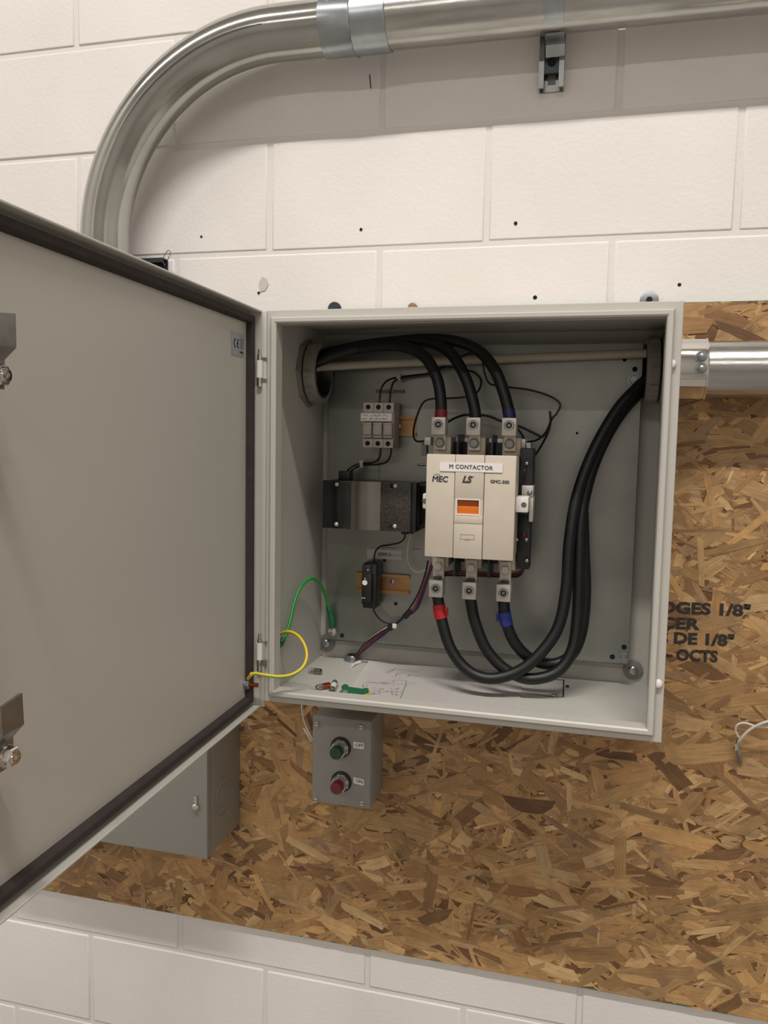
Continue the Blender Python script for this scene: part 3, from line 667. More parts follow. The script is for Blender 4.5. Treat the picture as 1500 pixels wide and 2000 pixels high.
# --- transformer
ty = PY - 0.085
def Tq(u, v, y=ty): return A(u, v, y)
tx0, tx1, tz0, tz1 = Tq(630, 985).x, Tq(806, 985).x, Tq(700, 1034).z, Tq(700, 940).z
xA, xB = Tq(686, 985).x, Tq(743, 985).x
tr = thing('control_transformer', ((tx0+tx1)/2, PY, tz0), 'black control transformer with shiny metal band beside the contactor', 'transformer')
t = nb(); box(t, tx0+0.002, tx1+0.004, ty+0.004, PY-0.001, tz0+0.001, tz1-0.001, 0.001); obj('core', t, M_BLK, tr)
obj('front_plate', box(nb(), tx0, xA-0.0003, ty, ty+0.005, tz0, tz1, 0.0008), M_GLOSSBLK, tr)
t = nb(); n = 18; va, vb = [], []
for k in range(n+1):
    f = k/n; x = xA + (xB-xA)*f; y = ty - 0.0006 - 0.0060*math.sin(math.pi*(0.12+0.80*f)) + 0.0020
    va.append((x, y)); 
poly = [Vector((x, y, tz0)) for x, y in va] + [Vector((xB, ty+0.005, tz0)), Vector((xA, ty+0.005, tz0))]
prism(t, poly, (0, 0, tz1-tz0)); obj('shiny_band', t, M_BRUSHED, tr, ang=25)
obj('lamination_plate', box(nb(), xB+0.0003, tx1-0.003, ty-0.0008, ty+0.005, tz0-0.0005, tz1+0.0005, 0.0008), M_SPECK, tr)
t = nb(); xw = Tq(826, 985, ty+0.035).x
box(t, tx1-0.004, xw, ty+0.012, PY-0.012, tz0+0.006, tz1-0.003, 0.008, 4); box(t, tx1-0.004, tx1+0.006, ty+0.002, PY-0.006, tz0-0.001, tz1, 0.002); obj('coil_cover', t, M_BLK, tr)
for u, v in ((658, 946), (657, 1024), (772, 949), (771, 1028)):
    q = Tq(u, v, ty-0.001); obj('cover_screw', panhead(nb(), q, (0, -1, 0), 0.0036, 0.0022), M_LUG, tr)
for u, v in ((766, 949), (765, 1028)):
    q = Tq(u, v, ty-0.001); obj('screw_slot', box(nb(), q.x-0.004, q.x+0.003, ty-0.0013, ty-0.0005, q.z-0.0036, q.z+0.0036), M_HOLE, tr)
q0, q1 = Tq(664, 938, ty+0.03), Tq(686, 920, ty+0.03)
obj('terminal_cap', box(nb(), q0.x, q1.x, ty+0.02, ty+0.045, tz1-0.002, q1.z, 0.0015), M_BLK, tr)
q0, q1 = Tq(786, 1034, ty+0.02), Tq(797, 1043, ty+0.02)
obj('terminal_cap', box(nb(), q0.x, q1.x, ty+0.01, ty+0.03, q1.z, tz0+0.002, 0.001), M_BLK, tr)
q0, q1 = Tq(800, 1034, ty+0.02), Tq(808, 1042, ty+0.02)
obj('terminal_cap', box(nb(), q0.x, q1.x, ty+0.01, ty+0.03, q1.z, tz0+0.002, 0.001), M_BLK, tr)

# --- relay base on the lower rail
ry = PY - 0.060
q0, q1 = A(707, 1176, ry), A(725, 1123, ry); q2, q3 = A(712, 1183, PY-0.025), A(741, 1098, PY-0.025)
rl = thing('relay_block', ((q2.x+q3.x)/2, PY, q2.z), 'slim black relay block clipped on the lower rail', 'relay')
t = nb(); box(t, q2.x+0.002, q3.x, PY-0.045, PY-0.009, q2.z, q3.z, 0.002); box(t, q2.x+0.001, q3.x-0.008, PY-0.050, PY-0.02, q2.z+0.008, q3.z-0.002, 0.0015); obj('housing', t, M_BLK, rl)
fr = obj('front_module', box(nb(), q0.x, q1.x, ry, ry+0.03, q0.z, q1.z, 0.0012), M_BLK, rl)
q = A(712.5, 1138, ry-0.0003); obj('round_sticker', lathe(nb(), q, (0, -1, 0), [(0.0046, 0), (0.0046, 0.0003)], 22), M_LABEL, rl)
for u, v in ((713, 1130), (712, 1168), (707.5, 1168), (718.5, 1113)):
    q = A(u, v, ry-0.0004 if v > 1120 else PY-0.0505); obj('small_print', box(nb(), q.x-0.0012, q.x+0.0012, q.y, q.y+0.0004, q.z-0.0012, q.z+0.0012), M_FUSE, rl)

# --- adhesive labels on the plate
def sticker(u0, v0, u1, v1, y, txt, size, parent, m=M_LABEL, mt=M_TXT, dz=0.0):
    a, b = A(u0, v1, y), A(u1, v0, y); o = obj('printed_label', box(nb(), a.x, b.x, y-0.0002, y+0.0001, a.z, b.z), m, parent)
    c_ = A((u0+u1)/2, (v0+v1)/2, y-0.0004); text('label_text', txt, size, c_, (1, 0, 0), (0, 0, 1), mt, o, fat=0.03)
    return o
M_LABD = mat('clear_label', RGB(182, 178, 176), 0.4, 0.2)
sticker(717, 1076, 785, 1090, PY-0.0005, 'RFM 1', 0.0066, plate, M_LABD)
sticker(737, 759, 788, 771, PY-0.0005, 'TRANSFORMER', 0.0058, plate, M_LABD)
obj('pencil_mark', strokes(nb(), [[A(747, 1071, PY-0.0004), A(752, 1069, PY-0.0004), A(776, 1071, PY-0.0004)], [A(807, 1073, PY-0.0004), A(821, 1073, PY-0.0004)], [A(740, 880, PY-0.0004), A(741, 935, PY-0.0004)]], 0.0007, (0, -1, 0)), M_TXT, plate)

# ================================================================== CONTACTOR
KY = -0.235
kx0, kx1, kz0, kz1 = 0.5603, 0.6960, 1.3232, 1.4808
kt = thing('main_contactor', ((kx0+kx1)/2, PY, 1.29), 'large beige three pole contactor with orange window in the cabinet middle', 'contactor')
obj('base_plate', box(nb(), 0.5575, 0.7040, PY-0.012, PY-0.0005, 1.288, 1.507, 0.001), M_STEEL, kt)
t = nb(); box(t, kx0+0.002, kx1-0.002, KY+0.115, PY-0.012, 1.300, 1.500, 0.002); obj('lower_housing', t, M_BLK, kt)
t = nb(); box(t, kx0+0.001, kx1-0.0015, KY+0.010, KY+0.080, kz0+0.002, kz1-0.002, 0.002); obj('upper_housing', t, M_BEIGE2, kt)
g1, g2 = A(887, 990, KY).x, A(944, 990, KY).x
for k, (a, b, dy) in enumerate(((kx0, g1, 0), (g1, g2, -0.0008), (g2, kx1, 0))):
    t = nb()
    if k == 1:
        # centre strip is built round the window opening
        wz0, wz1, wx0, wx1 = A(915, 1006, KY).z, A(915, 975, KY).z, A(891, 990, KY).x, A(937, 990, KY).x
        box(t, a+0.0004, b-0.0004, KY+dy, KY+0.012, wz1, kz1, 0.0006); box(t, a+0.0004, b-0.0004, KY+dy, KY+0.012, kz0, wz0, 0.0006)
        box(t, a+0.0004, wx0, KY+dy, KY+0.012, wz0, wz1); box(t, wx1, b-0.0004, KY+dy, KY+0.012, wz0, wz1)
    else: box(t, a+0.0003*(k == 2), b-0.0003*(k == 0), KY, KY+0.012, kz0, kz1, 0.0016)
    cv = obj('cover_panel', t, M_BEIGE, kt)
    if k == 1: mid = cv
    if k == 0: lft = cv
    if k == 2: rgt = cv
obj('raised_band', box(nb(), g1+0.001, g2-0.001, KY-0.0022, KY, A(915, 1024, KY).z, A(915, 957, KY).z, 0.0008), M_BEIGE, mid) if False else None
iz = (wz0+wz1)/2
obj('window_surround', rectsweep(nb(), lambda i, a, b: Vector(((wx0+a, wx1-a, wx1-a, wx0+a)[i], KY+b, (wz0+a, wz0+a, wz1-a, wz1-a)[i])), [(-0.0005, -0.0014), (0.0012, -0.0014), (0.0016, 0.006), (-0.0005, 0.006)]), M_WHITE, mid)
t = nb(); box(t, wx0+0.0012, wx1-0.0012, KY+0.0035, KY+0.008, wz0+0.0012, iz+0.001, 0.0005)
obj('orange_indicator', t, M_ORANGE, mid)
obj('orange_indicator', box(nb(), wx0+0.0012, wx1-0.0012, KY+0.0048, KY+0.008, iz+0.001, wz1-0.0012), M_ORANGE2, mid)
q = A(912.5, 1049, KY-0.0012)
obj('embossed_tab', strokes(nb(), [[q+Vector((x, 0, z)) for x, z in ((-.0105, .0035), (.0105, .0035), (.0105, -.0035), (-.0105, -.0035), (-.0105, .0035))], [q+Vector((-.0035, 0, -.0046)), q+Vector((.0035, 0, -.0046))]], 0.0005, (0, -1, 0)), M_GREYPL, mid)
obj('moulded_step', box(nb(), g1+0.0006, g2-0.0006, KY-0.0016, KY, A(915, 1022, KY).z, A(915, 1008, KY).z, 0.0003), M_BEIGE, mid)
a_, b_ = A(859, 920, KY-0.001), A(982, 905, KY-0.001)
lab = obj('name_label', box(nb(), a_.x, b_.x, KY-0.0014, KY-0.0009, a_.z, b_.z), M_LABEL, kt)
text('label_text', 'M CONTACTOR', 0.0062, A(919.5, 913, KY-0.0016), (1, 0, -0.02), (0, 0, 1), M_TXT, lab, fat=0.03, space=1.06)
text('maker_text', 'MEC', 0.0088, A(859, 936, KY-0.0003), (1, 0, -0.02), (0, 0, 1), M_TXT, lft, fat=0.05, shear=0.12)
text('maker_text', 'META', 0.0026, A(854, 927, KY-0.0003), (1, 0, 0), (0, 0, 1), M_TXT, lft)
text('maker_text', 'LS', 0.0100, A(911, 937, KY-0.0012), (1, 0, -0.02), (0, 0, 1), M_TXT, mid, bold=0.05, shear=0.3)
text('maker_text', 'TM', 0.0020, A(924.5, 931.5, KY-0.0012), (1, 0, 0), (0, 0, 1), M_TXT, mid)
text('model_text', 'GMC-300', 0.0050, A(976, 941.5, KY-0.0003), (1, 0, -0.02), (0, 0, 1), M_TXT, rgt, fat=0.05)
LX = (0.5667, 0.6222, 0.6781); LXB = (0.5691, 0.6232, 0.6777)
for k in range(3):
    # pole housings above and below the cover
    t = nb(); box(t, LX[k]-0.0125, LX[k]+0.0165, -0.152, -0.100, 1.470, 1.5075, 0.0012); obj('pole_shroud', t, M_BEIGE2, kt)
    t = nb(); box(t, LXB[k]-0.0125, LXB[k]+0.0150, -0.152, -0.100, 1.296, 1.330, 0.0012); obj('pole_shroud', t, M_BEIGE2, kt)
for xg in (0.5962, 0.6510):
    obj('phase_barrier', box(nb(), xg-0.0012, xg+0.0012, -0.165, -0.10, 1.470, 1.512), M_DSTEEL, kt); obj('phase_barrier', box(nb(), xg-0.0012, xg+0.0012, -0.165, -0.10, 1.283, 1.325), M_DSTEEL, kt)
# coil terminal ears
for x0_, x1_, hx in ((0.5513, kx0+0.001, 0.5552), (kx1-0.001, 0.7143, 0.7075)):
    e0 = obj('coil_terminal', box(nb(), x0_, x1_, -0.215, -0.18, 1.3950, 1.4190, 0.0022), M_WHITE, kt)
    obj('terminal_screw', lathe(nb(), (hx, -0.2153, 1.407), (0, 1, 0), [(0.0042, 0), (0.0030, 0.003)], 16), M_BRUSHED, e0)
# auxiliary contact block on the right
ax = nb(); box(ax, kx1-0.001, 0.7165, -0.165, -0.125, 1.386, 1.492, 0.002); box(ax, kx1-0.001, 0.7150, -0.160, -0.125, 1.300, 1.386, 0.002); box(ax, kx1-0.003, 0.7085, -0.130, -0.075, 1.300, 1.490, 0.002); au = obj('auxiliary_block', ax, M_BLK, kt)
t = nb(); box(t, 0.7000, 0.7180, -0.170, -0.13, 1.4165, 1.4340, 0.001); box(t, 0.7120, 0.7185, -0.168, -0.13, 1.3770, 1.4165, 0.001); obj('auxiliary_terminal', t, M_LUG, au)
obj('terminal_screw', panhead(nb(), (0.7125, -0.170, 1.4235), (0, -1, 0), 0.0042, 0.003), M_ZINC, au)
for u, v in ((1028, 1054), (1009, 1054), (1029, 905), (1029, 1095)):
    q = A(u, v, -0.166); obj('terminal_screw', panhead(nb(), q, (0, -1, 0), 0.0032, 0.003), M_ZINC, au)
q = A(1020, 867, -0.135); obj('coil_lug', box(nb(), q.x-0.0055, q.x+0.0055, -0.14, -0.12, q.z-0.009, q.z+0.008, 0.001), M_LUG, au)
q = A(836, 861, -0.140); obj('coil_lug', box(nb(), q.x-0.0055, q.x+0.0055, -0.145, -0.12, q.z-0.007, q.z+0.006, 0.001), M_LUG, kt)
q = A(830, 878, -0.12); obj('coil_tab', box(nb(), q.x-0.005, q.x+0.004, -0.125, -0.11, q.z-0.010, q.z+0.011, 0.001), M_GREYPL, kt)
q0 = A(815, 908, -0.17); obj('coil_pin', tube(nb(), [q0, q0+Vector((0.006, 0, 0)), q0+Vector((0.013, 0.002, 0.0005))], lambda f: 0.0011 if f < 0.5 else 0.0022, 8), M_BLK, kt)
t = nb()
for u, v in ((1046, 846),):
    q = A(u, v, PY-0.003); box(t, q.x-0.012, q.x+0.012, PY-0.002, PY, q.z-0.012, q.z+0.010); lathe(t, q, (0, -1, 0), [(0.005, 0), (0.005, 0.003)], 16)
obj('base_foot', t, M_STEEL, kt)
# lugs
CY = -0.166
POLE = ('left', 'middle', 'right')
for k in range(3):
    for top in (1, 0):
        x = LX[k] if top else LXB[k]
        z0_, z1_ = (1.5110, 1.5385) if top else (1.2495, 1.2768)
        tz = (1.4870, 1.5112) if top else (1.2766, 1.3105)
        lg = thing('cable_lug', (x, -0.165, z0_), '%s of the three tinned lugs %s the contactor' % (POLE[k] + 'most' if k != 1 else 'middle one', 'above' if top else 'below'), 'lug', 'cable lugs on the contactor')
        obj('lug_body', box(nb(), x-0.0112, x+0.0112, -0.180, -0.1525, z0_, z1_, 0.0009), M_LUG, lg)
        obj('lug_tongue', box(nb(), x-0.0088, x+0.0092, -0.1605, -0.1525, min(tz), max(tz), 0.0008), M_LUG, lg)
        zc = (z0_+z1_)/2 + (0.002 if top else 0.0005)
        t = nb(); lathe(t, (x, -0.180, zc), (0, -1, 0), [(0.0078, 0), (0.0078, 0.0006), (0.0070, 0.0016), (0.0046, 0.0016), (0.0042, -0.0005)], 28); obj('lug_screw', t, M_ZINC, lg)
        obj('socket', lathe(nb(), (x, -0.1806, zc), (0, -1, 0), [(0.0030, 0), (0.0030, 0.0004)], 6), M_STEEL, lg)
        zb_ = sum(tz)/2 + (-0.001 if top else 0.004)
        t = nb(); lathe(t, (x, -0.1605, zb_), (0, -1, 0), [(0.0088, 0), (0.0088, 0.0012)], 24); hexhead(t, (x, -0.1617, zb_), (0, -1, 0), 0.0076, 0.0050); obj('tongue_bolt', t, M_STEEL if top else M_LUG, lg)
        zi = z0_ if top else z1_
        obj('conductor_end', tube(nb(), [Vector((x-0.007, -0.166, zi + (-0.001 if top else 0.0015))), Vector((x+0.007, -0.166, zi + (-0.001 if top else 0.0015)))], 0.0030, 8), M_BLK, lg) if not top else None

# ================================================================== POWER CABLES
CR = 0.0093
def cable(name, pts, label, tape=None, cat='cable', r=CR, m=M_CABLE, group=None, n=16):
    P = smooth([A(u, v, y) for u, v, y in pts], 10)
    c_ = thing(name, P[0], label, cat, group)
    obj('jacket', tube(nb(), P, r, n), m, c_)
    if tape:
        va_, vb_, tm = tape
        seg = [p for p in P if min(A(0, va_, p.y).z, A(0, vb_, p.y).z) <= p.z <= max(A(0, va_, p.y).z, A(0, vb_, p.y).z)]
        return c_, P
    return c_, P
def wrap(c_, P, f0, f1, tm, name='colour_tape', extra=0.0007, flag=None):
    i0, i1 = int(f0*(len(P)-1)), int(f1*(len(P)-1))
    Q = []
    for k in range(9):
        f = i0 + (i1-i0)*k/8; i = int(f); g = f-i; Q.append(P[i].lerp(P[min(i+1, len(P)-1)], g))
    o = obj(name, tube(nb(), Q, CR+extra, 20), tm, c_)
    return o, Q
by = LBY
up = [
 ([(607, 712, by), (622, 702, by), (660, 690, by-.004), (720, 678, by-.012), (780, 676, by-.022), (826, 694, by-.036), (852, 735, by-.048), (861, 780, -.163), (861, 818, CY), (859, 838, CY)], 0.835, 0.90, M_REDD, 'black power cable with dark red tape to the upper left lug'),
 ([(611, 700, by+.01), (624, 694, by+.012), (680, 680, by+.010), (760, 668, by), (830, 668, by-.012), (876, 686, by-.030), (908, 735, by-.046), (924, 785, -.163), (929, 818, CY), (927, 838, CY)], None, None, None, 'untaped black power cable to the upper middle lug'),
 ([(603, 720, by-.012), (622, 706, by-.012), (690, 682, by-.010), (780, 666, by-.006), (870, 664, by-.014), (930, 682, by-.028), (966, 722, by-.044), (985, 770, -.160), (995, 812, CY), (996, 838, CY)], 0.86, 0.925, M_BLUED, 'black power cable with dark blue tape to the upper right lug')]
for pts, f0, f1, tm, lab_ in up:
    c_, P = cable('power_cable', pts, lab_, group='power cables')
    if tm: wrap(c_, P, f0, f1, tm)
dn_ = [
 ([(852, 1150, CY), (856, 1172, CY), (862, 1208, CY-.003), (880, 1266, CY-.008), (912, 1308, CY-.012), (955, 1325, CY-.012), (1008, 1313, CY-.006), (1052, 1280, CY+.002), (1090, 1225, CY+.012), (1106, 1150, CY+.020), (1112, 1060, CY+.026), (1127, 970, CY+.036), (1160, 880, CY+.05), (1205, 802, CY+.07), (1248, 756, RY-.016), (1283, 737, RY-.012)], 0.092, 0.135, M_RED, 'black power cable with red tape looping from the lower left lug'),
 ([(917, 1152, CY), (920, 1176, CY), (928, 1215, CY), (950, 1268, CY), (988, 1308, CY), (1036, 1326, CY+.004), (1088, 1312, CY+.012), (1118, 1268, CY+.022), (1128, 1200, CY+.030), (1131, 1110, CY+.036), (1135, 1010, CY+.044), (1158, 912, CY+.056), (1200, 826, CY+.075), (1248, 768, RY), (1284, 750, RY)], None, None, None, 'untaped black power cable looping from the lower middle lug'),
 ([(984, 1156, CY), (984, 1180, CY), (989, 1216, CY+.004), (1006, 1256, CY+.010), (1036, 1286, CY+.018), (1076, 1297, CY+.028), (1114, 1281, CY+.038), (1135, 1236, CY+.046), (1143, 1160, CY+.052), (1140, 1060, CY+.056), (1140, 970, CY+.062), (1164, 880, CY+.072), (1210, 802, CY+.088), (1250, 752, RY+.003), (1286, 730, RY+.006)], 0.105, 0.15, M_BLUE, 'black power cable with blue tape looping from the lower right lug')]
for pts, f0, f1, tm, lab_ in dn_:
    c_, P = cable('power_cable', pts, lab_, group='power cables')
    if tm:
        o_, Q = wrap(c_, P, f0, f1, tm, extra=0.0011)
        m_ = Q[4]; sgn = 1 if tm is M_RED else -1
        obj('tape_flag', box(nb(), m_.x+sgn*0.006, m_.x+sgn*0.0145, m_.y-0.004, m_.y-0.002, m_.z-0.006, m_.z+0.007, 0.0008), tm, c_)
# cream jacketed cable straight across the top
P = [A(616, 719, by+.02), A(640, 716, by+.025), A(800, 708, -.075), A(1000, 700, -.065), A(1262, 690, -.060), A(1286, 689, -.060)]
cc = obj('cream_cable', tube(nb(), smooth(P, 6), 0.0072, 16), M_CREAM); tag(cc, 'cream jacketed cable running straight across the cabinet top', 'cable')

# ================================================================== CONTROL WIRES
def wire(pts, label, m=M_WIRE, r=0.0016, name='control_wire', y=None, per=7):
    P = smooth([A(p[0], p[1], p[2] if len(p) > 2 else y) for p in pts], per)
    o = obj(name, tube(nb(), P, r, 8), m); return tag(o, label, 'wire', 'control wires in the cabinet')
wy = PY - 0.012
wire([(741, 790, fy+.02), (742, 775, fy+.02), (745, 758, fy+.02), (757, 743, -.075), (778, 737, -.060), (808, 733, -.058), (838, 729, -.060), (865, 716, -.062), (882, 705, -.070), (900, 697, -.082), (921, 690, -.092), (936, 697, -.092), (943, 706, -.09), (946, 727, -.085), (955, 748, -.085), (972, 753, -.085), (1000, 757, -.085), (1036, 762, -.085), (1074, 774, -.085), (1094, 789, -.085), (1087, 808, -.085), (1079, 817, -.085), (1066, 844, -.085), (1049, 859, -.095), (1030, 863, -.12)], 'black wire from the fuse holder looping far right of the contactor', r=0.0017)
wire([(761, 790, fy+.02), (762, 775, fy+.02), (764, 760, fy+.02), (770, 745, -.078), (784, 739, -.064), (810, 735, -.060), (840, 730, -.062), (866, 719, -.064), (887, 718, -.066), (902, 722, -.07), (925, 727, -.075), (938, 739, -.08), (939, 752, -.085), (932, 766, -.09), (912, 775, -.092), (874, 778, -.094), (844, 779, -.096), (827, 786, -.098), (816, 808, -.105), (809, 833, -.115), (808, 853, -.125), (815, 862, -.13), (834, 861, -.138)], 'black wire from the fuse holder curling to the contactor coil left', r=0.0017)
wire([(872, 826, -.10), (890, 816, -.09), (912, 810, -.08), (951, 812, -.08), (978, 822, -.08), (1015, 833, -.082), (1047, 848, -.085), (1059, 853, -.087), (1067, 843, -.089), (1075, 824, -.090), (1074, 803, -.090)], 'black wire arching behind the upper lugs to a bare end', r=0.0020)
wire([(1010, 836, -.10), (1020, 850, -.10), (1026, 868, -.11), (1027, 880, -.13)], 'short black wire down to the coil lug at upper right', r=0.0018)
wire([(1076, 822, -.093), (1072, 840, -.093), (1064, 858, -.10), (1050, 882, -.12), (1034, 902, -.15), (1026, 918, -.168), (1022, 940, -.170)], 'black wire running down the right side of the contactor', r=0.0018)
wire([(743, 874, fy+.02), (743, 888, fy+.022), (737, 899, fy+.025), (724, 904, -.075), (706, 905, -.07), (692, 909, -.075), (680, 918, ty+.03), (675, 930, ty+.03)], 'thin black wire from the fuse holder left outlet to the transformer')
wire([(764, 874, fy+.02), (763, 889, fy+.022), (755, 902, fy+.025), (738, 907, -.075), (712, 908, -.07), (697, 912, -.075), (686, 920, ty+.03), (681, 930, ty+.03)], 'thin black wire from the fuse holder right outlet to the transformer')
for u, v, lab_ in ((779, 737, 'small clear tie on the two wires above the fuse holder'), (707, 906, 'small clear tie on the two wires below the fuse holder')):
    q = A(u, v, -0.066); tag(obj('cable_tie', box(nb(), q.x-.0032, q.x+.0032, -.072, -.058, q.z-.0065, q.z+.0065, .001), M_CLEAR), lab_, 'cable tie')
wire([(791, 1040, ty+.02), (790, 1051, ty+.02), (780, 1060, ty+.025), (762, 1064, -.10), (744, 1067, -.09), (734, 1076, -.08), (731, 1090, -.075), (731, 1102, -.072)], 'black wire from the transformer down into the relay block')
wire([(728, 1180, -.072), (730, 1192, -.07), (737, 1204, -.068), (748, 1214, -.068), (762, 1219, -.068)], 'black wire from the relay block joining the colour wire bundle')
wire([(803, 1040, ty+.02), (797, 1065, -.08), (796, 1092, -.07), (803, 1110, -.068), (816, 1118, -.075), (832, 1113, -.10)], 'pale clear wire hanging in a loop left of the contactor', M_WIREW, 0.0010)
hb = [(840, 1096), (833, 1122), (820, 1160), (806, 1188), (792, 1202), (772, 1218), (744, 1236), (718, 1256), (702, 1274), (690, 1288)]
yb_ = [-.115, -.11, -.10, -.092, -.085, -.076, -.068, -.058, -.045, -.034]
cols = (('black', M_WIRE, (-4, -1)), ('red', M_REDW, (2, 2)), ('maroon', M_MAROON, (5, 3)), ('white', M_WIREW, (-1, -4)), ('blue', M_BLUEW, (4, 6)), ('orange', M_ORWIRE, (-2, 3)))
for ci, (nm, m_, (dx, dz)) in enumerate(cols):
    pts = []
    for i, ((u, v), y) in enumerate(zip(hb, yb_)):
        s_ = 0.25 if i in (4, 5) else (0.5 if i >= 8 else 1.0)
        w_ = math.sin(i*1.3+ci*2.1)*1.5
        pts.append((u+(dx+w_)*s_, v+(dz+w_*0.5)*s_, y + 0.002*((ci % 3)-1)))
    if nm in ('white', 'orange'): pts = pts[3:]
    wire(pts, '%s wire of the bundle running from the contactor to the floor nipple' % nm, m_, 0.0015)
q = A(797, 1197, -0.089); tag(obj('cable_tie', tube(nb(), [q+Vector((-.006, 0, -.008)), q+Vector((.005, 0, .005))], 0.0052, 12), M_BLK), 'black tie on the upper bend of the coloured wire bundle', 'cable tie')
q = A(767, 1222, -0.075); ti = thing('cable_tie', q, 'white headed black tie midway on the coloured wire bundle', 'cable tie')
obj('tie_band', tube(nb(), [q+Vector((-.006, 0, -.006)), q+Vector((.001, 0, .002))], 0.0052, 12), M_BLK, ti); obj('tie_head', box(nb(), q.x+.001, q.x+.0085, q.y-.008, q.y-.001, q.z-.003, q.z+.005, .001), M_WHITE, ti)
for nm, m_, dv in (('red', M_REDW, 0), ('maroon', M_MAROON, 4), ('black', M_WIRE, 8)):
    wire([(858, 1122+dv*.4, -.10), (880, 1116+dv, -.09), (930, 1117+dv, -.085), (985, 1121+dv*.7, -.09), (1014, 1117+dv, -.11), (1024, 1098+dv, -.14), (1026, 1068, -.155), (1024-dv*.6, 1040, -.160)], '%s wire passing behind the lower lugs and up the contactor side' % nm, m_, 0.0016)

# earth wires
gp = [A(643, 1190, -.062), A(634, 1158, -.085), A(621, 1136, -.115), A(606, 1130, -.14), A(588, 1146, -.165), A(575, 1176, -.185), A(567, 1212, -.205), A(558, 1240, -.220), A(552, 1250, -.226)]
P = smooth(gp, 8); ge = thing('earth_wire', P[-1], 'bright green earth wire arching from the plate to the left side', 'wire')
obj('insulation', tube(nb(), P, 0.0030, 12), M_GREEN, ge)
sl = smooth([A(641, 1184, -.062), A(645, 1198, -.058), A(648, 1214, -.056), A(648, 1226, -.054)], 5); obj('sleeve', tube(nb(), sl, lambda f: 0.0040+0.0016*math.sin(f*2.6), 12), M_GREEND, ge)
t = nb(); q = A(649, 1233, PY-.009); lathe(t, q, (0, -1, 0), [(0.0072, 0), (0.0072, 0.0016)], 20); box(t, q.x-.0035, q.x+.0035, q.y-.002, q.y, q.z, q.z+.010, .0006); obj('ring_terminal', t, M_LUG, ge)
sl = smooth([A(554, 1246, -.224), A(549, 1256, -.230), A(541, 1262, -.236), A(534, 1266, -.242)], 5); obj('sleeve', tube(nb(), sl, lambda f: 0.0038+0.0016*math.sin(f*2.8), 12), M_GREEND, ge)
sq = AX(531, 1273, X0+TH+0.004); obj('side_stud', cyl(nb(), (X0+TH, sq.y, sq.z), (X0+TH+0.012, sq.y, sq.z), 0.0034, 14), M_COPPER, ge)
ys = -.240
yp = [(532, 1256, ys), (540, 1244, ys-.002), (553, 1235, ys-.006), (568, 1234, ys-.012), (584, 1243, ys-.02), (596, 1262, ys-.03), (599, 1284, ys-.042), (590, 1304, ys-.055), (570, 1317, ys-.066), (545, 1321, ys-.076), (518, 1318, ys-.082), (500, 1315, ys-.084), (492, 1316, ys-.085)]
P = smooth([A(*q_) for q_ in yp], 8); ye = thing('earth_wire', P[-1], 'yellow earth wire curling from the left side to the door stud', 'wire')
obj('insulation', tube(nb(), P, 0.0023, 12), M_YEL, ye)
obj('green_stripe', tube(nb(), [p + Vector((0.0004, -0.0004, -0.0011)) for p in P], 0.0016, 8), M_GREEN, ye)
e2 = onDoor(484, 1326, 0.010)
obj('sleeve', tube(nb(), smooth([P[-1], P[-1].lerp(e2, .5), e2], 4), lambda f: 0.0032-0.0010*f, 12), M_YELP, ye)
obj('sleeve', tube(nb(), [P[2], P[0], P[0]+Vector((-.001, 0.001, -.008))], 0.0031, 10), M_YELP, ye)

# ================================================================== THINGS LYING ON THE CABINET FLOOR
# paper with a wiring sketch
pa = thing('wiring_sketch', fl(860, 1345, 0), 'white paper sheet with a hand drawn wiring diagram on the cabinet floor', 'paper')
P00, P10, P11, P01 = fl(721, 1297), fl(1026, 1312), fl(1010, 1395), fl(676, 1361)
P11.y = max(P11.y, YF+0.03); t = nb(); nu, nv = 16, 8; g = []
def pap(f, h):
    q = P00.lerp(P10, f).lerp(P01.lerp(P11, f), h)
    curl = 0.006*max(0, 1-f*4)**2*(1-h) + 0.0012*math.sin(f*7)*(1-h)*0.6 + 0.0006
    return Vector((q.x, q.y, FZ + 0.0006 + curl))
for i in range(nu+1): g.append([t.verts.new(pap(i/nu, j/nv)) for j in range(nv+1)])
for i in range(nu):
    for j in range(nv): t.faces.new((g[i][j], g[i+1][j], g[i+1][j+1], g[i][j+1]))
bmesh.ops.solidify(t, geom=t.faces[:], thickness=0.0003)
obj('sheet', t, M_PAPER, pa)
def pp(u, v): return fl(u, v, 0.0026)
lines = [[(709, 1332), (709, 1342)], [(709, 1333), (771, 1331), (768, 1331), (769, 1328), (793, 1329), (793, 1336), (781, 1366)], [(709, 1333), (792, 1336)], [(793, 1333), (808, 1334)], [(721, 1349), (786, 1351)], [(740, 1349), (742, 1355), (721, 1354)], [(765, 1350), (766, 1356), (779, 1357)], [(716, 1362), (770, 1364), (782, 1364)], [(774, 1308), (818, 1312)], [(776, 1313), (817, 1312)], [(772, 1321), (775, 1316), (781, 1318)], [(796, 1322), (800, 1317), (818, 1321)], [(774, 1324), (790, 1325)], [(777, 1307), (822, 1308)], [(712, 1363), (719, 1361)]]
obj('ink_line', strokes(nb(), [[pp(*q_) for q_ in L] for L in lines], 0.0006, (0, 0, 1)), M_TXT2, pa)
rs = random.Random(3); scr = []
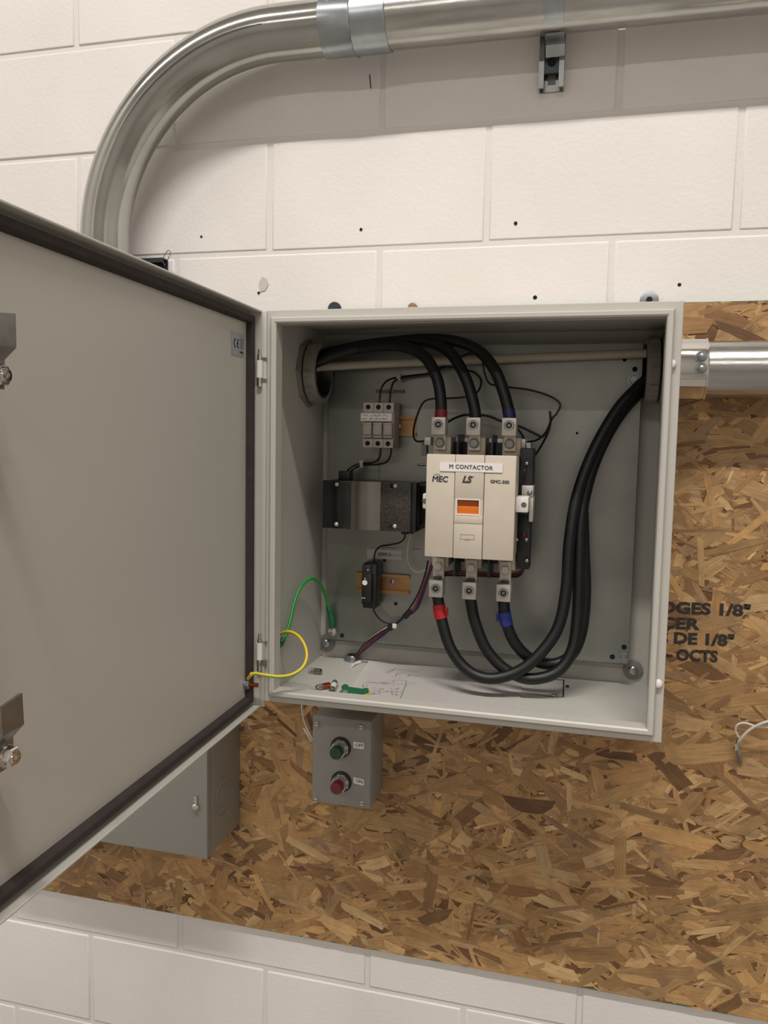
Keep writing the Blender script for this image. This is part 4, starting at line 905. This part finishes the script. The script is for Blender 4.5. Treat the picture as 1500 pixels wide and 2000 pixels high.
for u0, v0, u1, v1 in ((754, 1314, 768, 1306), (758, 1315, 773, 1305), (745, 1334, 760, 1335), (721, 1326, 724, 1326), (714, 1339, 718, 1340), (729, 1343, 733, 1344), (741, 1346, 751, 1346), (763, 1346, 766, 1347), (770, 1346, 780, 1344), (773, 1350, 777, 1351), (727, 1354, 734, 1354), (773, 1356, 776, 1357), (729, 1361, 739, 1362), (760, 1364, 770, 1364), (793, 1338, 798, 1339), (808, 1334, 811, 1333), (708, 1338, 710, 1342), (754, 1350, 760, 1351)):
    n = max(4, int(abs(u1-u0)*1.2)); scr.append([pp(u0+(u1-u0)*k/n + rs.uniform(-.5, .5), v0+(v1-v0)*k/n + rs.uniform(-1, 1)*0.9) for k in range(n+1)])
obj('hand_writing', strokes(nb(), scr, 0.0005, (0, 0, 1)), M_TXT2, pa)
# floor nipple
q = fl(688, 1290, 0); np_ = thing('conduit_nipple', q, 'zinc lock nut and nipple in the floor where the coloured wires leave', 'nipple')
t = nb(); ringlathe(t, q, (0, 0, 1), [(0.0105, 0), (0.0170, 0), (0.0170, 0.0035), (0.0105, 0.0035)], 8); obj('lock_nut', t, M_ZINC, np_, flat=True)
obj('nipple_collar', ringlathe(nb(), q, (0, 0, 1), [(0.0092, 0.0005), (0.0128, 0.0005), (0.0128, 0.0095), (0.0118, 0.0110), (0.0092, 0.0110)], 26), M_ZINC, np_)
obj('dark_bore', lathe(nb(), q+Vector((0, 0, 0.0004)), (0, 0, 1), [(0.0095, 0), (0.0095, 0.006)], 20), M_HOLE, np_)
q2 = fl(700, 1294, 0.002); tag(obj('tie_offcut', tube(nb(), smooth([fl(703, 1293, .003), fl(694, 1296, .003), fl(687, 1302, .0022)], 4), lambda f: 0.0034 - 0.0018*f, 6), M_WHITE), 'white cable tie offcut lying by the floor nipple', 'cable tie')
tag(obj('wire_clip', tube(nb(), smooth([fl(619, 1275, .002), fl(626, 1278, .003), fl(640, 1277, .002)], 4), 0.0009, 6), M_STEEL), 'tiny metal clipping on the floor under the left plate corner', 'clipping')
# bulbs, fuses and terminal blocks
def bulb(a, b, label, cap=M_BRUSHED, r=0.0052):
    a, b = Vector(a), Vector(b); d = (b-a).normalized(); L = (b-a).length
    o = thing('indicator_bulb', (a+b)/2 - Vector((0, 0, r)), label, 'bulb', 'loose bulbs and fuses on the cabinet floor')
    lathe_p = [(0.0008, 0), (r*0.6, 0.0012), (r*0.9, 0.004), (r*0.92, L*0.5)]
    obj('glass_envelope', lathe(nb(), a, d, lathe_p, 18), M_GLASS, o); obj('metal_cap', lathe(nb(), a, d, [(r, L*0.47), (r, L*0.92), (r*0.7, L*0.97), (r*0.35, L)], 18), cap, o)
    obj('filament_stem', cyl(nb(), a+d*L*0.22, a+d*L*0.5, r*0.25, 8), M_STEEL, o)
def fuse(a, b, label, r=0.0052):
    a, b = Vector(a), Vector(b); d = (b-a).normalized(); L = (b-a).length
    o = thing('loose_fuse', (a+b)/2 - Vector((0, 0, r)), label, 'fuse', 'loose bulbs and fuses on the cabinet floor')
    obj('ceramic_body', lathe(nb(), a, d, [(r*0.94, L*0.25), (r*0.94, L*0.75)], 18), M_WHITE, o)
    obj('end_cap', lathe(nb(), a, d, [(r*0.9, 0), (r, 0.0006), (r, L*0.28)], 18), M_ZINC, o); obj('end_cap', lathe(nb(), a, d, [(r, L*0.72), (r, L-0.0006), (r*0.9, L)], 18), M_ZINC, o)
rr = 0.0053
bulb(fl(602, 1309, rr), fl(629, 1312, rr), 'clear glass bulb lying alone left of the floor nipple')
bulb(fl(616, 1343, rr), fl(646, 1338, rr), 'clear glass bulb with brown cap leaning by the fuses', M_COPPER)
fuse(fl(648, 1351, rr), fl(654, 1333, rr), 'white and silver fuse lying front to back by the green block')
fuse(fl(620, 1352, rr), fl(656, 1359, rr), 'white and silver fuse half hidden behind the front rim')
def term(pts, h, label, u_):
    top_ = [fl(u, v, 0.0065) for u, v in pts]
    o = thing('terminal_block', fl(pts[0][0], pts[0][1], 0), label, 'terminal block')
    obj('green_half', prism(nb(), top_, (0, 0, -0.0032)), M_GREENP, o, flat=True)
    obj('yellow_half', prism(nb(), [p + Vector((0.003, -0.003, -0.0033)) for p in top_], (0, 0, -0.0031)), M_YELP, o, flat=True)
    return o
tb = term([(662, 1352), (668, 1347), (671, 1343), (667, 1340), (672, 1336), (679, 1337), (681, 1341), (708, 1345), (715, 1343), (720, 1345), (720, 1350), (708, 1353), (690, 1359), (682, 1357), (680, 1355), (672, 1353)], 0.006, 'green and yellow terminal block on the corner of the paper', 0)
q = fl(674, 1352, 0.0072); obj('clamp_screw', lathe(nb(), q, (0, 0, 1), [(0.0052, 0), (0.0052, 0.0012), (0.004, 0.0024)], 18), M_GREYPL, tb)
term([(586, 1352), (602, 1350), (607, 1346), (620, 1347), (622, 1353), (612, 1356), (596, 1356)], 0.006, 'small green terminal block almost hidden by the front rim', 0)

# ================================================================== PUSH BUTTON STATION
by0, by1 = OY-0.0014, -0.096
bx0, bx1, bz0, bz1 = 0.3325, 0.4450, 0.8375, 1.0020
ps = thing('push_button_station', ((bx0+bx1)/2, by0, bz0), 'small grey push button box with OFF and ON buttons under the cabinet', 'control box')
obj('housing', box(nb(), bx0+0.0015, bx1, by1+0.006, by0, bz0+0.0015, bz1, 0.002), M_BOX, ps)
cv = obj('cover', box(nb(), bx0, bx1-0.0012, by1, by1+0.0075, bz0, bz1-0.001, 0.003, 3), M_BOX, ps)
for u, v in ((619, 1413), (706, 1420), (617, 1562), (707, 1568)):
    q = A(u, v, by1-0.001); s_ = obj('cover_screw', lathe(nb(), q, (0, -1, 0), [(0.0046, -0.001), (0.0046, 0.0022), (0.0040, 0.0034)], 18), M_LUG, ps)
    obj('screw_slot', box(nb(), q.x-.0042, q.x+.0042, q.y-.0037, q.y-.0030, q.z-.0005, q.z+.0005), M_HOLE, s_)
for (u, v), m_, nm, lv in (((666, 1459), M_GBTN, 'OFF', 1456), ((667, 1526), M_RBTN, 'ON', 1526)):
    q = A(u, v, by1); d = (0, -1, 0)
    b_ = obj('push_button', lathe(nb(), q, d, [(0.0118, 0.010), (0.0118, 0.030), (0.0105, 0.0328), (0.0070, 0.0340), (0.0015, 0.0343)], 30), m_, ps)
    b_['label'] = ('dark green' if nm == 'OFF' else 'dark red') + ' push button lens'
    obj('rubber_washer', lathe(nb(), q, d, [(0.0192, 0), (0.0192, 0.0018)], 32), M_BLK, b_)
    obj('hex_nut', lathe(nb(), q, d, [(0.0166, 0.0018), (0.0166, 0.0075), (0.0152, 0.0090)], 8, a0=0.3), M_CHROME, b_, flat=True)
    obj('chrome_bezel', ringlathe(nb(), q, d, [(0.0120, 0.004), (0.0146, 0.004), (0.0142, 0.0180), (0.0134, 0.0200), (0.0120, 0.0200)], 30), M_CHROME, b_)
    c_ = A(700.5, lv, by1-0.0004); sl_ = -0.02 if nm == 'OFF' else -0.12
    M = Matrix(((1, 0, 0, c_.x), (0, 1, 0, c_.y), (sl_, 0, 1, c_.z), (0, 0, 0, 1)))
    lo_ = obj('name_sticker', box(nb(), -0.0096, 0.0096, -0.0002, 0.0002, -0.0056, 0.0056, M=M), M_LABEL, ps)
    text('sticker_text', nm, 0.0064, c_+Vector((0.001, -0.0004, 0)), (1, 0, sl_), (0, 0, 1), M_TXT2, lo_, bold=0.008)

# ================================================================== GREY BOX BEHIND THE DOOR
gx0, gx1, gz0, gz1, gy1 = -0.34, 0.1525, 0.7310, 1.450, -0.156
gb = thing('steel_box', ((gx0+gx1)/2, by0, gz0), 'big plain grey steel box on the board partly behind the door', 'box')
obj('housing', box(nb(), gx0+0.001, gx1, gy1+0.004, by0, gz0+0.001, gz1, 0.0015), M_BOX, gb)
cv = obj('front_cover', box(nb(), gx0, gx1+0.0008, gy1, gy1+0.016, gz0, gz1, 0.0020), M_BOX, gb)
q = A(383, 1570, gy1-0.001)
t = nb(); box(t, q.x-.0035, q.x+.0040, gy1-0.006, gy1, q.z-.001, q.z+.016, .002); lathe(t, q+Vector((0, 0, -.004)), (0, -1, 0), [(0.0078, -.001), (0.0078, 0.003), (0.006, 0.007), (0.003, 0.009)], 20); obj('cover_latch', t, M_CHROME, cv)
kc = AX(438, 1556, gx1+0.0009)
for r_ in (0.036, 0.022): obj('knockout_ring', ringlathe(nb(), (gx1+0.0004, kc.y, kc.z), (1, 0, 0), [(r_, 0), (r_, 0.0010), (r_-0.0014, 0.0010), (r_-0.0014, 0)], 44), M_BOX, gb)

# ================================================================== SMALL FIXINGS AROUND THE CABINET
c = A(653, 603, -0.004); w_ = thing('fender_washer', c, 'dark fender washer peeping over the cabinet top at the left', 'washer')
obj('disc', lathe(nb(), c, (0, -1, 0), [(0.0125, -0.003), (0.0125, 0.0005), (0.011, 0.002)], 30), M_DSTEEL, w_)
c = A(1268, 586, -0.004); w_ = thing('fender_washer', c, 'pale zinc fender washer over the cabinet top at the right', 'washer')
obj('disc', lathe(nb(), c, (0, -1, 0), [(0.0150, -0.003), (0.0150, 0.0012), (0.013, 0.0016)], 30), M_ZINC, w_); obj('bolt', lathe(nb(), c, (0, -1, 0), [(0.0055, 0), (0.0055, 0.004)], 6), M_HOLE, w_)
c = A(806, 601, -0.004); tag(obj('anchor_bolt', lathe(nb(), c, (0, -1, 0), [(0.0085, -0.003), (0.0085, 0.003), (0.005, 0.007)], 14), mat('rusty_metal', RGB(150, 122, 98), 0.6, 0.5)), 'rusty anchor head just above the middle of the cabinet top', 'anchor')
# white wires
def wwire(pts, label, r=0.0016, m=M_WIREW):
    o = obj('white_wire', tube(nb(), smooth([A(*q_) for q_ in pts], 8), r, 8), m); return tag(o, label, 'wire')
wwire([(588, 1340, -.03), (589, 1375, -.03), (592, 1400, -.03), (598, 1420, -.03), (606, 1436, -.034), (614, 1448, -.034)], 'thin white wire dropping behind the push button box')
wwire([(593, 1422, -.025), (600, 1434, -.028), (608, 1448, -.03)], 'short white wire end left of the push button box', 0.0018)
ww = [(1520, 1404, -.05), (1490, 1412, -.05), (1466, 1424, -.045), (1452, 1437, -.040), (1444, 1447, -.035)]
wwire(ww, 'white wire coming from the right edge to the metal connector', 0.0023)
wwire([(1500, 1420, -.045), (1478, 1419, -.045), (1455, 1412, -.045), (1440, 1416, -.042), (1437, 1428, -.038), (1443, 1440, -.035)], 'white wire loop bending back above the metal connector', 0.0018)
q = A(1440, 1455, -.030); cn = thing('cable_connector', q, 'small bright metal connector on the board right of the cabinet', 'connector')
obj('clamp', tube(nb(), [A(1445, 1440, -.033), A(1441, 1451, -.031), A(1437, 1463, -.028)], lambda f: 0.0042+0.001*math.sin(f*9), 10), M_CHROME, cn)
obj('clamp_screw', hexhead(nb(), A(1437, 1455, -.033), (0, -1, 0), 0.0035, 0.004), M_CHROME, cn)
obj('grey_tail', tube(nb(), smooth([A(1440, 1462, -.028), A(1444, 1475, -.024), A(1446, 1490, -.014)], 5), 0.0034, 10), M_GREYPL, cn)
